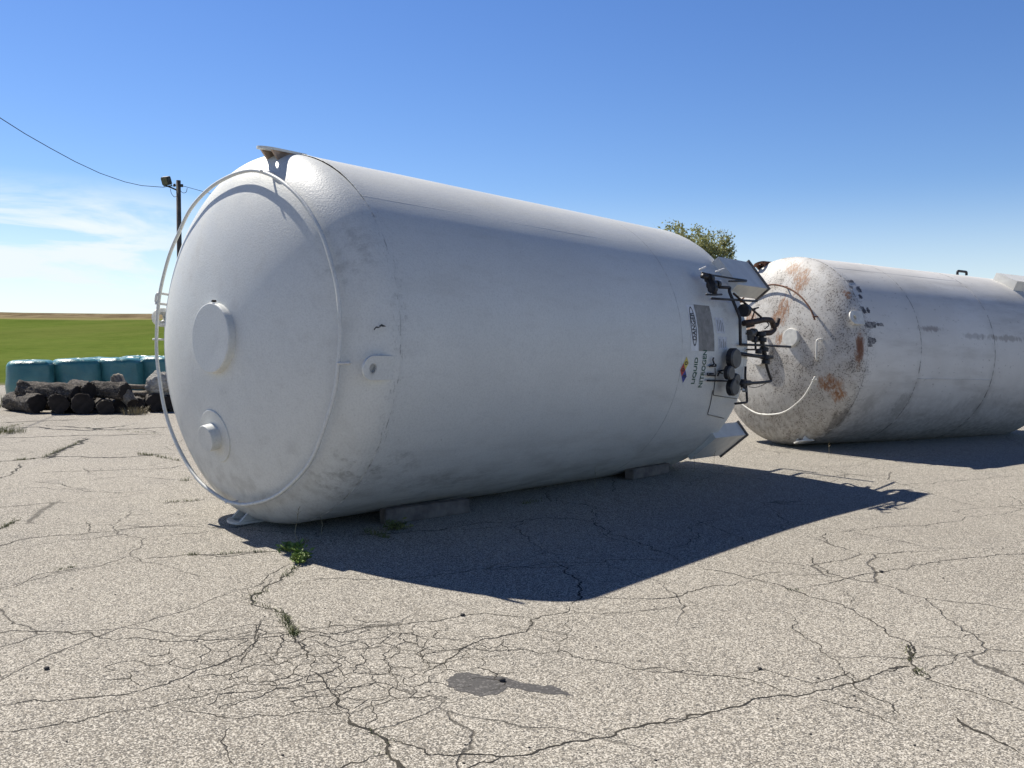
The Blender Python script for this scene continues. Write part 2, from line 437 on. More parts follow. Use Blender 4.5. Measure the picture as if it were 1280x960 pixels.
CRACKS = [  # (line, width in m)
    (A((-80, 612), (150, 604), (240, 607), (260, 622), (400, 625), (500, 627), (600, 625), (680, 620), (740, 612), (800, 602), (870, 610), (1043, 588)), .011),
    (A((-80, 806), (0, 798), (170, 783), (330, 768), (400, 748), (470, 727), (520, 703), (600, 675), (640, 655), (665, 628), (670, 600), (690, 570)), .011),
    (A((-80, 872), (0, 865), (100, 855), (230, 828), (400, 800), (480, 780), (560, 760), (640, 735), (720, 745), (800, 720), (900, 700)), .008),
    (A((780, 430), (740, 460), (705, 480), (690, 500), (655, 510), (665, 535), (720, 548), (745, 570), (765, 600), (770, 620), (800, 665), (815, 700)), .020),
    (A((760, 425), (700, 455), (650, 490), (655, 510)), .010), (A((740, 460), (700, 500), (640, 520), (610, 525)), .006),
    (A((740, 612), (725, 650), (725, 690)), .009), (A((690, 570), (672, 600), (660, 640), (630, 680), (625, 700)), .010),
    (A((500, 610), (600, 598), (700, 590), (760, 596)), .006),
    (A((450, 800), (520, 815), (600, 830), (740, 825), (890, 818)), .007), (A((605, 850), (585, 880), (595, 920), (610, 950)), .007),
    (A((440, 800), (560, 770), (640, 762), (740, 752), (860, 728)), .006), (A((540, 690), (640, 690), (760, 672), (860, 655), (1000, 640)), .006),
    (A((560, 820), (620, 790), (700, 775), (820, 770), (960, 740)), .005), (A((770, 620), (840, 640), (900, 670), (960, 700), (1043, 720)), .006),
    (A((815, 700), (850, 740), (880, 790), (905, 815)), .010), (A((690, 700), (740, 720), (800, 760), (890, 818)), .005),
    (B((90, 490), (150, 540), (210, 575), (215, 610), (230, 640), (270, 666), (330, 720)), .022),
    (B((215, 575), (300, 595), (350, 625), (450, 622), (580, 630), (700, 608), (840, 580), (960, 545), (1100, 520), (1220, 500), (1280, 485)), .013),
    (B((215, 620), (150, 640), (60, 670), (-40, 690)), .010),
    (B((580, 630), (500, 655), (440, 690)), .010),
    (B((0, 232), (70, 240), (180, 212), (310, 200), (455, 178), (480, 175), (570, 176), (680, 190)), .009),
    (B((0, 240), (60, 262), (180, 252), (310, 245), (400, 250), (480, 262)), .007),
    (B((795, 145), (750, 175), (680, 190), (660, 230), (560, 250), (470, 275), (440, 300), (400, 330), (330, 365)), .013),
    (B((300, 290), (500, 285), (600, 285), (700, 300), (830, 312), (920, 328), (1000, 350), (1130, 355), (1280, 370)), .009),
    (B((795, 145), (815, 170), (900, 175), (1000, 165), (1100, 155), (1280, 150)), .007),
    (B((880, 122), (1000, 125), (1150, 118), (1200, 95), (1280, 85)), .008),
    (B((795, 180), (805, 225), (790, 250), (760, 262), (700, 245), (670, 232)), .006), (B((760, 262), (762, 300)), .006),
    (B((310, 205), (300, 240)), .007), (B((-10, 495), (80, 490), (200, 460), (330, 440), (420, 436)), .006),
    (B((330, 250), (320, 300), (350, 340), (330, 365)), .006), (B((100, 290), (240, 280), (330, 300)), .006),
    (B((240, 280), (230, 340), (250, 390), (240, 420)), .006), (B((0, 340), (120, 345), (240, 350), (400, 345)), .005),
    (B((20, 410), (150, 395), (240, 410), (330, 440)), .006), (B((150, 540), (170, 480), (230, 430)), .005),
    (B((0, 300), (60, 330), (90, 380), (60, 440), (90, 490)), .007),
    (Cc((0, 650), (120, 658), (240, 668), (330, 678), (390, 692), (460, 720)), .010),
    (Cc((0, 830), (140, 810), (240, 782), (330, 760), (450, 730), (560, 715), (650, 695), (720, 680), (800, 655), (850, 640)), .015),
    (Cc((180, 320), (260, 340), (345, 362), (480, 398), (560, 425), (680, 470), (740, 500), (790, 545), (855, 565), (850, 610), (880, 650), (900, 680), (1000, 710), (1100, 740), (1200, 775), (1300, 800)), .014),
    (Cc((0, 425), (110, 420), (200, 392), (300, 382), (350, 370)), .010),
    (Cc((480, 398), (600, 375), (700, 350), (850, 330), (1000, 300), (1100, 290), (1300, 262)), .012),
    (Cc((430, 455), (480, 520), (540, 560), (590, 605), (640, 645), (680, 690), (800, 760), (830, 810)), .007),
    (Cc((300, 660), (390, 650), (460, 672), (540, 692), (600, 680), (660, 660), (690, 690)), .009),
    (Cc((850, 570), (920, 580), (1000, 605), (1070, 592)), .008), (Cc((900, 650), (980, 632), (1000, 605)), .008),
    (Cc((580, 215), (720, 205), (900, 195), (1050, 165), (1300, 140)), .012), (Cc((560, 740), (640, 765), (760, 800), (800, 830)), .007),
    (Cc((530, 290), (545, 310), (590, 345), (640, 360)), .012), (Cc((590, 215), (610, 260)), .010), (Cc((780, 650), (830, 640), (855, 640)), .018),
    (Cc((845, 570), (855, 600), (850, 625)), .030), (Cc((870, 645), (895, 670)), .026),
    (Cc((340, 360), (400, 345), (460, 340)), .006), (Cc((600, 395), (660, 415), (670, 440)), .006),
    (Cc((0, 465), (60, 460), (100, 455)), .006), (Cc((150, 520), (200, 518)), .006), (Cc((680, 700), (780, 750), (830, 800)), .006),
    (Cc((580, 745), (650, 770), (740, 790)), .006), (Cc((905, 545), (1000, 548), (1100, 540)), .006), (Cc((1000, 800), (1080, 850), (1150, 885), (1213, 920)), .020),
    (Cc((800, 70), (950, 55), (1100, 45), (1213, 40)), .014), (Cc((480, 45), (640, 35), (800, 38)), .014),
    (S((290, 210), (400, 195), (560, 180), (700, 165), (850, 155), (1000, 148), (1050, 155), (1080, 175), (1130, 195), (1180, 215), (1240, 235), (1280, 262)), .016),
    (S((480, 308), (600, 300), (700, 288), (800, 275), (945, 262), (1100, 255), (1200, 255), (1280, 258)), .012),
    (S((945, 262), (970, 285), (1010, 310), (1015, 335), (985, 375)), .016),
    (S((280, 312), (450, 310), (480, 308)), .009), (S((-20, 243), (0, 242), (120, 240), (170, 235), (240, 220), (290, 210)), .016),
    (S((1050, 155), (1055, 120), (960, 95)), .012), (S((1180, 215), (1100, 200), (1060, 180)), .008), (S((500, 210), (520, 190)), .008),
    (S((1240, 235), (1300, 215), (1330, 190), (1300, 170), (1370, 145)), .012), (S((1330, 150), (1400, 180), (1460, 215)), .012),
    (A((-60, 395), (130, 355), (250, 345), (420, 330), (530, 322)), .018), (A((-60, 163), (60, 155), (120, 150), (300, 150), (460, 140)), .030),
    (A((-60, 284), (0, 280), (200, 268)), .020), (A((380, 415), (500, 405), (600, 400), (700, 395)), .016), (A((0, 210), (30, 190), (65, 165)), .035),
    (A((100, 190), (230, 185), (450, 178), (480, 170)), .026), (A((420, 270), (520, 262)), .022), (A((110, 155), (160, 130), (210, 110), (215, 100)), .05),
    (A((0, 235), (100, 228), (250, 240), (420, 232)), .012), (A((-60, 345), (20, 330), (50, 312)), .03), (A((0, 75), (100, 70), (230, 80), (340, 65)), .05),
    (A((-40, 100), (80, 98), (240, 92), (430, 90)), .03), (A((120, 66), (300, 78), (450, 70)), .05), (A((200, 440), (100, 455), (0, 500)), .010),
    (A((0, 60), (90, 55), (200, 52)), .05), (A((230, 210), (330, 200), (480, 210)), .012), (A((225, 318), (245, 345)), .014),
    (A((90, 212), (240, 235)), .012), (A((250, 300), (400, 296), (520, 300)), .008), (A((90, 470), (200, 440), (380, 415)), .006),
]
def craze(bm):
    """the broken-up area in the wheel path: a net of small plates"""
    from mathutils.geometry import delaunay_2d_cdt
    rnd = random.Random(21)
    c0 = Vector((-0.92, 4.52)); pts = []
    st = 0.155
    for i in range(-9, 10):
        for j in range(-8, 9):
            pts.append(c0 + Vector(((i + .5 * (j % 2)) * st * 1.05, j * st * .9)) + Vector((rnd.gauss(0, .045), rnd.gauss(0, .045))))
    vs, es, fs, *_ = delaunay_2d_cdt(pts, [], [], 0, 1e-5)
    cen = [sum((vs[q] for q in f), Vector((0, 0))) / 3 for f in fs]
    edge = {}
    for fi, f in enumerate(fs):
        for a, b in ((f[0], f[1]), (f[1], f[2]), (f[2], f[0])): edge.setdefault(frozenset((a, b)), []).append(fi)
    for k_, q in enumerate(edge.values()):
        if len(q) < 2: continue
        a, b = cen[q[0]], cen[q[1]]
        m_ = (a + b) / 2 - c0
        rr = math.hypot(m_.x / 1.0, m_.y / .62) + .28 * mnoise.noise(Vector((m_.x * 2.2, m_.y * 2.2, 1)))
        if rr > 1 or rnd.random() < .12 + .5 * max(0, rr - .45): continue
        ribbon(bm, fract([a, b], .02, 500 + k_, 4), rnd.choice((.0035, .005, .007)), k_, taper=False)
def build_cracks():
    bm = bmesh.new()
    for i, (line, w) in enumerate(CRACKS):
        g = [ground(x, y) for x, y in line]
        ribbon(bm, fract([(p.x, p.y) for p in g], 0.05, i, 5), w * (0.80 if line[0][1] > 590 else 2.0), i)
    craze(bm)
    k = Mat('crack_dirt')
    k.set('Base Color', k.mix(k.mr(k.noise(3, 4), 0.4, 0.65), (0.016, 0.014, 0.012), (0.048, 0.042, 0.030))); k.set('Roughness', 1.0)
    tag(link('pavement_cracks', bm, k.m, smooth=False), kind='structure')
    # dark spilled patch with a tail, and the worn tarry streaks bottom right
    bm = bmesh.new()
    def patch(px, seed, z=0.0010):
        pts = [ground(x, y) for x, y in px]
        q = fract([(p.x, p.y) for p in pts + pts[:1]], 0.015, seed, 5)[:-1]
        bm.faces.new([bm.verts.new((p.x, p.y, z)) for p in q])
    patch(B((400, 385), (430, 365), (480, 360), (560, 372), (600, 378), (640, 391), (700, 400), (770, 412), (812, 434), (760, 431), (700, 424), (640, 413), (600, 407), (570, 430), (520, 438), (450, 422), (405, 405)), 3)
    bmesh.ops.triangulate(bm, faces=bm.faces)
    k = Mat('damp_stain')
    sv = k.sep(k.voronoi(95, out='Color'))[0]
    c = k.mix(k.mr(sv, 0.75, 0.85), (0.055, 0.051, 0.049), (0.12, 0.112, 0.106))
    c = k.mix(k.mr(sv, 0.25, 0.1), c, (0.045, 0.043, 0.04))
    k.set('Base Color', c); k.set('Roughness', 0.7)
    k.bump(sv, 0.5, 0.006)
    tag(link('damp_stain', bm, k.m, smooth=False), kind='structure')
build_cracks()

# ================================================================== TANKS
class Frame:
    """a tank lying on its side: a along the axis from the near head seam, U towards the yard's open side, V up, phi measured from U to V"""
    def __init__(s, X, Y, R, al, L, hd, hd2, tilt, zb, e):
        s.R, s.L, s.hd, s.hd2, s.e = R, L, hd, hd2, e
        s.d = Vector((math.sin(al) * math.cos(tilt), math.cos(al) * math.cos(tilt), math.sin(tilt)))
        s.u = Vector((math.cos(al), -math.sin(al), 0))
        s.v = s.u.cross(s.d)
        if s.v.z < 0: s.v = -s.v
        s.c = Vector((X, Y, zb + R))
        s.rot = Matrix((s.d, -s.u, s.v)).transposed()
        s.base = s.c - s.v * R
    def P(s, a, U, V): return Vector((a, -U, V + s.R))
    def C(s, a, deg, r): 
        p = math.radians(deg)
        return s.P(a, r * math.cos(p), r * math.sin(p))
    def N(s, deg):
        p = math.radians(deg); return Vector((0, -math.cos(p), math.sin(p)))
    def T(s, deg):
        p = math.radians(deg); return Vector((0, math.sin(p), math.cos(p)))
    def on_u(s, x, y, U):
        r = ray(x, y); t = ((s.c + s.u * U - EYE).dot(s.u)) / r.dot(s.u); w = EYE + r * t - s.c
        return s.P(w.dot(s.d), U, w.dot(s.v))
    def cyl(s, x, y, r):
        q = ray(x, y); w = EYE - s.c
        ru, rv, wu, wv = q.dot(s.u), q.dot(s.v), w.dot(s.u), w.dot(s.v)
        A_, B_, K = ru * ru + rv * rv, 2 * (ru * wu + rv * wv), wu * wu + wv * wv - r * r
        D = B_ * B_ - 4 * A_ * K
        D = max(D, 0)
        t = (-B_ - math.sqrt(D)) / 2 / A_
        p = w + q * t
        return p.dot(s.d), math.degrees(math.atan2(p.dot(s.v), p.dot(s.u)))
    def on_cyl(s, x, y, off=0.0):
        a, ph = s.cyl(x, y, s.R + off)
        return s.C(a, ph, s.R + off)
    def head_a(s, r): return -s.hd * max(0, 1 - (r / s.R) ** s.e) ** (1 / s.e)
    def on_head(s, x, y):
        q = ray(x, y); t = 3.0
        while t < 25:
            p = EYE + q * t - s.c; a = p.dot(s.d); r = math.hypot(p.dot(s.u), p.dot(s.v))
            if a <= 0:
                if (abs(a) / s.hd) ** s.e + (r / s.R) ** s.e < 1: break
            elif r < s.R: break
            t += 0.005
        return s.P(a, p.dot(s.u), p.dot(s.v))

F1 = Frame(-2.01742, 7.87938, 1.577, 0.72598, 5.439, 0.592, 0.607, -0.01978, 0.0225, 2.107)
F2 = Frame(4.26489, 14.10319, 1.44052, 1.04040, 4.85, 0.483, 0.562, -0.03023, 0.0202, 2.107)

def rev_surface(prof, F, seg=160, wob=0.0):
    bm = bmesh.new(); rings = []
    for a, r in prof:
        if r < 1e-5: rings.append([bm.verts.new(F.P(a, 0, 0))]); continue
        ring = []
        for k in range(seg):
            ph = 360 * k / seg
            rr = r + wob * mnoise.noise(Vector((a * 0.9, math.cos(math.radians(ph)) * 1.6, math.sin(math.radians(ph)) * 1.6))) * min(1, r / F.R)
            ring.append(bm.verts.new(F.C(a, ph, rr)))
        rings.append(ring)
    for A_, B_ in zip(rings[:-1], rings[1:]):
        for k in range(seg):
            q = (k + 1) % seg
            if len(A_) == 1: bm.faces.new((A_[0], B_[q], B_[k]))
            elif len(B_) == 1: bm.faces.new((A_[k], A_[q], B_[0]))
            else: bm.faces.new((A_[k], A_[q], B_[q], B_[k]))
    bmesh.ops.recalc_face_normals(bm, faces=bm.faces)
    return bm
def head_profile(F, hd, sign, off):
    out = []
    n = 34
    for i in range(n + 1):
        t = PI / 2 * i / n
        out.append((off - sign * hd * max(0, math.cos(t)) ** (2 / F.e), F.R * math.sin(t) ** (2 / F.e) if t else 0.0))
    return out
def ring_arc(F, a, r, p0, p1, rad, bm, n=140, wob=0.0):
    closed = abs(p1 - p0) >= 359.9
    pts = [F.C(a + wob * mnoise.noise(Vector((i * 0.13, a, 1))), p0 + (p1 - p0) * i / n, r + wob * mnoise.noise(Vector((i * 0.11, 7, a)))) for i in range(n + 1)]
    tube(bm, pts, rad, 8, cap=not closed)
def on_surface_text(F, body, a_line, phi0, phi_len, cap_h, mat, name, parent, off=0.003):
    """flat lettering laid round the shell: reads upwards along phi, its top towards the near head"""
    cu = bpy.data.curves.new(name, 'FONT')
    cu.body = body; cu.size = 1.0; cu.resolution_u = 4; cu.fill_mode = 'FRONT'; cu.offset = 0.022
    tmp = bpy.data.objects.new(name + '_tmp', cu)
    COL.objects.link(tmp)
    bpy.context.view_layer.update()
    me = bpy.data.meshes.new_from_object(tmp.evaluated_get(bpy.context.evaluated_depsgraph_get()))
    bpy.data.objects.remove(tmp)
    xs = [v.co.x for v in me.vertices]; ysv = [v.co.y for v in me.vertices]
    x0, x1, y0, y1 = min(xs), max(xs), min(ysv), max(ysv)
    for v in me.vertices:
        ph = phi0 + (v.co.x - x0) / (x1 - x0) * phi_len
        a = a_line - (v.co.y - y0) / (y1 - y0) * cap_h
        v.co = F.C(a, ph, F.R + off)
    me.materials.clear(); me.materials.append(mat)
    o = bpy.data.objects.new(name, me); COL.objects.link(o); o.parent = parent
    return o
def patch_cyl(F, bm, a0, a1, p0, p1, off, n=6, thick=0.0):
    rows = [[bm.verts.new(F.C(a, p0 + (p1 - p0) * i / n, F.R + off)) for i in range(n + 1)] for a in (a0, a1)]
    for i in range(n):
        bm.faces.new((rows[0][i], rows[0][i + 1], rows[1][i + 1], rows[1][i]))
def poly_cyl(F, bm, px, off):
    bm.faces.new([bm.verts.new(F.on_cyl(x, y, off)) for x, y in px])

def lug(F, deg, name_parent, mat, rust, gusset=True, hw=0.09, a0=-0.34, a1=-0.02, off=-0.012):
    """lifting plate tangent to the shell with a rounded eye end, on two webs"""
    n, t = F.N(deg), F.T(deg)
    ax = Vector((1, 0, 0)); o0 = F.C(0, deg, F.R + off)
    bm = bmesh.new()
    outl = []
    for i in range(13):
        th = PI / 2 + PI * i / 12
        outl.append((a0 + hw + hw * math.cos(th), hw * math.sin(th)))
    outl = [(a1, hw)] + outl + [(a1, -hw)]
    hole = [(a0 + hw + 0.035 * math.cos(2 * PI * i / 15 + PI / 2), 0.035 * math.sin(2 * PI * i / 15 + PI / 2)) for i in range(15)]
    th = 0.020
    def W(q, z): return o0 + ax * q[0] + t * q[1] + n * z
    top_o = [bm.verts.new(W(q, th)) for q in outl]; bot_o = [bm.verts.new(W(q, 0)) for q in outl]
    top_h = [bm.verts.new(W(q, th)) for q in hole]; bot_h = [bm.verts.new(W(q, 0)) for q in hole]
    k = len(outl)
    for i in range(k):
        bm.faces.new((bot_o[i], bot_o[(i + 1) % k], top_o[(i + 1) % k], top_o[i]))
    for i in range(15):
        bm.faces.new((top_h[i], top_h[(i + 1) % 15], bot_h[(i + 1) % 15], bot_h[i]))
    for o_, h_, fl in ((top_o, top_h, False), (bot_o, bot_h, True)):
        # bridge plate outline to the eye: fan over matching indices
        for i in range(k):
            j = min(14, max(0, round(i * 15 / k))) ; j2 = min(15, round((i + 1) * 15 / k))
            a_, b_ = o_[i], o_[(i + 1) % k]
            h1, h2 = h_[j % 15], h_[j2 % 15]
            f = (a_, b_, h2, h1) if h1 is not h2 else (a_, b_, h1)
            try: bm.faces.new(f if not fl else f[::-1])
            except ValueError: pass
    lg = link('lifting_lug', bm, mat, name_parent, smooth=False, fix=True)
    if gusset:
        for sgn in (-1, 1):
            bm = bmesh.new()
            prof = [(a1 - 0.02, 0.0), (a0 + 0.07, 0.0), (a0 + 0.16, -0.09), (-0.10, -0.16), (a1 - 0.02, -0.03)]
            yy = sgn * hw * 0.72
            q1 = [bm.verts.new(o0 + ax * a_ + t * (yy - 0.010) + n * z_) for a_, z_ in prof]
            q2 = [bm.verts.new(o0 + ax * a_ + t * (yy + 0.010) + n * z_) for a_, z_ in prof]
            bm.faces.new(q1); bm.faces.new(q2[::-1])
            for i in range(5): bm.faces.new((q1[i], q1[(i + 1) % 5], q2[(i + 1) % 5], q2[i]))
            link('web', bm, rust, lg, smooth=False, fix=True)
    return lg

def support_leg(F, c1, c2, parent, mat, mat_plate, a0, a1, dep=0.20):
    """channel leg on the foot end: a web held off the shell, two flanges down to the shell, closed by a thin foot plate
    c1, c2: the two outer corners of its section as (U, V)"""
    A_, B_ = Vector((c1[0], c1[1])), Vector((c2[0], c2[1]))
    w = (B_ - A_); W_ = w.length; w.normalize()
    n = Vector((w.y, -w.x))
    if n.dot(A_) < 0: n = -n
    bm = bmesh.new()
    th = 0.016
    def pt(a, q): return F.P(a, q.x, q.y)
    def prism(poly_a_q):      # list of (a, offset inwards) for a flange standing at corner q, thickness along the web
        pass
    def slab(corner, inward):     # flange plate
        prof = [(a0, 0.0), (a1, 0.0), (a1, dep), (a1 - 0.42, dep), (a1 - 0.55, dep + 0.1), (a0, dep + 0.1)]
        q1 = [bm.verts.new(pt(a, corner - n * z)) for a, z in prof]
        q2 = [bm.verts.new(pt(a, corner + inward * th - n * z)) for a, z in prof]
        bm.faces.new(q1); bm.faces.new(q2[::-1])
        for i in range(len(prof)): bm.faces.new((q1[i], q1[(i + 1) % len(prof)], q2[(i + 1) % len(prof)], q2[i]))
    slab(A_, w); slab(B_, -w)
    q = [(a0, A_ + w * (th + .001)), (a1, A_ + w * (th + .001)), (a1, B_ - w * (th + .001)), (a0, B_ - w * (th + .001))]
    t1 = [bm.verts.new(pt(a, p)) for a, p in q]; t2 = [bm.verts.new(pt(a, p - n * th)) for a, p in q]
    bm.faces.new(t1); bm.faces.new(t2[::-1])
    for i in range(4): bm.faces.new((t1[i], t1[(i + 1) % 4], t2[(i + 1) % 4], t2[i]))
    # closing plate against the shell at the near end
    q = [(a0, A_ + w * (th + .001) - n * (th + .001)), (a0, B_ - w * (th + .001) - n * (th + .001)), (a0, B_ - w * (th + .001) - n * (dep + .1)), (a0, A_ + w * (th + .001) - n * (dep + .1))]
    t1 = [bm.verts.new(pt(a, p)) for a, p in q]; t2 = [bm.verts.new(pt(a + th, p)) for a, p in q]
    bm.faces.new(t1[::-1]); bm.faces.new(t2)
    for i in range(4): bm.faces.new((t1[i], t1[(i + 1) % 4], t2[(i + 1) % 4], t2[i]))
    lg = link('support_leg', bm, mat, parent, smooth=False, fix=True)
    bm = bmesh.new()
    e = 0.022
    q = [A_ - w * e + n * e, B_ + w * e + n * e, B_ + w * e - n * (dep + .01), A_ - w * e - n * (dep + .01)]
    t1 = [bm.verts.new(pt(a1 + .001, p)) for p in q]; t2 = [bm.verts.new(pt(a1 + .026, p)) for p in q]
    bm.faces.new(t1); bm.faces.new(t2[::-1])
    for i in range(4): bm.faces.new((t1[i], t1[(i + 1) % 4], t2[(i + 1) % 4], t2[i]))
    link('base_plate', bm, mat_plate, lg, smooth=False, fix=True)
    return lg
LEGS = [((1.512, .787), (1.236, 1.132)), ((1.266, -1.063), (.915, -1.356)), ((-1.512, .787), (-1.236, 1.132)), ((-1.266, -1.063), (-.915, -1.356))]

# ------------------------------------------------------------------ tank 1: materials
def tank_paint(name, base, F, scuffs):
    k = Mat(name)
    mp = k.mapping((0.35, 1.6, 1.6))
    big = k.noise(0.55, 5, 0.6)
    streak = k.noise(3.2, 6, 0.65, src=mp)
    spot = k.noise(30, 3, 0.6)
    c = k.mix(k.mr(big, 0.35, 0.7), tuple(x * 0.93 for x in base), base)
    c = k.mix(k.mr(streak, 0.50, 0.80, 0, 0.24), c, (0.38, 0.365, 0.335))
    c = k.mix(k.mr(spot, 0.64, 0.76, 0, 0.30), c, (0.30, 0.29, 0.28))
    grain = k.noise(62, 3, 0.7)
    fine0 = k.noise(5, 6, 0.7, src=k.mapping((0.35, 1, 1)))
    c = k.mix(k.mr(grain, 0.40, 0.68, 0.0, 0.30), c, tuple(x * 0.62 for x in base))
    c = k.mix(k.mr(k.noise(5.5, 5, 0.65), 0.5, 0.75, 0, 0.22), c, tuple(x * 0.72 for x in base))
    fine = k.noise(9, 6, 0.7, src=k.mapping((0.5, 1, 1)))
    for ctr, size, amt, col in scuffs:
        bl = k.blob(ctr, size, big, 0.5)
        f = k.math('MULTIPLY', bl, k.mr(fine, 0.46, 0.68, 0, amt))
        c = k.mix(f, c, col)
    ax_ = k.math('ABSOLUTE', k.math('ADD', k.sep()[0], k.math('MULTIPLY', k.math('SUBTRACT', k.noise(2.5, 3), 0.5), 0.03)))
    cr = k.noise(8, 5, 0.7, src=k.mapping((2.5, 1, 1)))
    c = k.mix(k.math('MULTIPLY', k.mr(ax_, 0.010, 0.0, 0, 0.8), k.mr(cr, 0.46, 0.58)), c, (0.14, 0.135, 0.13))
    c = k.mix(k.math('MULTIPLY', k.mr(ax_, 0.16, 0.0, 0, 0.55), k.mr(k.noise(20, 5, 0.75, src=k.mapping((2.2, .8, .8))), 0.55, 0.68)), c, (0.2, 0.2, 0.19))
    ax2 = k.math('ABSOLUTE', k.math('SUBTRACT', k.sep()[0], 4.02))
    c = k.mix(k.math('MULTIPLY', k.mr(ax2, 0.012, 0.0, 0, 0.55), k.mr(cr, 0.40, 0.56)), c, (0.22, 0.215, 0.21))
    # grime run-off gathered along the underside
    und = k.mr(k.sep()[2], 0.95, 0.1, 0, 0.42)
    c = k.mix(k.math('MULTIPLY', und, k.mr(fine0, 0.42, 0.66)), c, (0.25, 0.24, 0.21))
    # chips of missing paint
    chip = k.math('MULTIPLY', k.mr(k.noise(13, 5, 0.6), 0.735, 0.76), k.mr(big, 0.52, 0.6))
    c = k.mix(chip, c, (0.12, 0.11, 0.10))
    k.set('Base Color', c)
    k.set('Roughness', k.mr(streak, 0.2, 0.8, 0.38, 0.58))
    b = k.bump(k.noise(1.3, 2, 0.4), 0.25, 0.03)
    k.bump(grain, 0.5, 0.005, b)
    return k.m

scuffs1 = [
    (F1.on_cyl(480, 585), (0.55, 0.22, 0.35), 0.5, (0.13, 0.13, 0.12)),
    (F1.on_cyl(540, 605), (1.1, 0.3, 0.25), 0.4, (0.17, 0.165, 0.15)),
    (F1.on_cyl(500, 400), (0.10, 0.3, 0.30), 0.45, (0.15, 0.15, 0.15)),
    (F1.on_head(430, 320), (0.3, 0.3, 0.3), 0.35, (0.22, 0.22, 0.21)),
    (F1.on_head(428, 600), (0.4, 0.4, 0.3), 0.5, (0.22, 0.21, 0.19)),
    (F1.on_cyl(645, 610), (1.6, 0.5, 0.2), 0.5, (0.2, 0.19, 0.17)),
    (F1.on_cyl(900, 395), (0.25, 0.3, 0.35), 0.5, (0.30, 0.30, 0.28)),
]
M_T1 = tank_paint('aged_white_paint', (0.70, 0.71, 0.68), F1, scuffs1)
M_T1_TRIM = simple('white_enamel_trim', (0.72, 0.71, 0.68), 0.4, var=0.06, bump=0.08)
M_STEEL_PIPE = simple('dark_piping', (0.028, 0.027, 0.030), 0.5, 0.3, var=0.4, bump=0.2)
M_RUSTPIPE = simple('rusty_piping', (0.040, 0.024, 0.019), 0.7, 0.1, var=0.5, scale=25, bump=0.3)
M_REG = simple('grey_regulator', (0.11, 0.107, 0.102), 0.55, 0.2, var=0.2)
M_LEG = simple('leg_paint', (0.66, 0.65, 0.60), 0.45, var=0.08, scale=6, bump=0.05)
M_PLATE = simple('base_plate_steel', (0.15, 0.135, 0.125), 0.7, 0.1, var=0.35)
M_RUSTWEB = simple('rust_and_paint', (0.36, 0.27, 0.21), 0.8, var=0.5, scale=10, bump=0.3)
M_BLACK = simple('black_print', (0.03, 0.03, 0.032), 0.6, var=0.2)
M_GREEN = simple('green_print', (0.016, 0.085, 0.05), 0.6, var=0.2)
M_RED = simple('red_print', (0.42, 0.045, 0.035), 0.6, var=0.2)
M_BLUE = simple('blue_print', (0.025, 0.055, 0.30), 0.6, var=0.2)
M_YELLOW = simple('yellow_print', (0.62, 0.50, 0.10), 0.6, var=0.2)
M_DECALWHITE = simple('decal_white', (0.70, 0.71, 0.72), 0.5, var=0.08)
def label_body_mat():
    k = Mat('faded_label_print')
    n1 = k.noise(7, 6, 0.7); n2 = k.noise(40, 3, 0.7, src=k.mapping((1, .3, .3)))
    c = k.mix(k.mr(n1, 0.3, 0.7), (0.17, 0.165, 0.155), (0.30, 0.29, 0.27))
    c = k.mix(k.mr(n2, 0.55, 0.7, 0, 0.6), c, (0.40, 0.39, 0.37))
    k.set('Base Color', c); k.set('Roughness', 0.7); return k.m
M_LABEL = label_body_mat()
M_LABELPALE = simple('faded_paper_label', (0.56, 0.58, 0.62), 0.5, var=0.12, scale=18)

def text_flat(parent_F, body, a_line, p0, plen, cap, mat, nm, parent, off): return on_surface_text(parent_F, body, a_line, p0, plen, cap, mat, nm, parent, off)

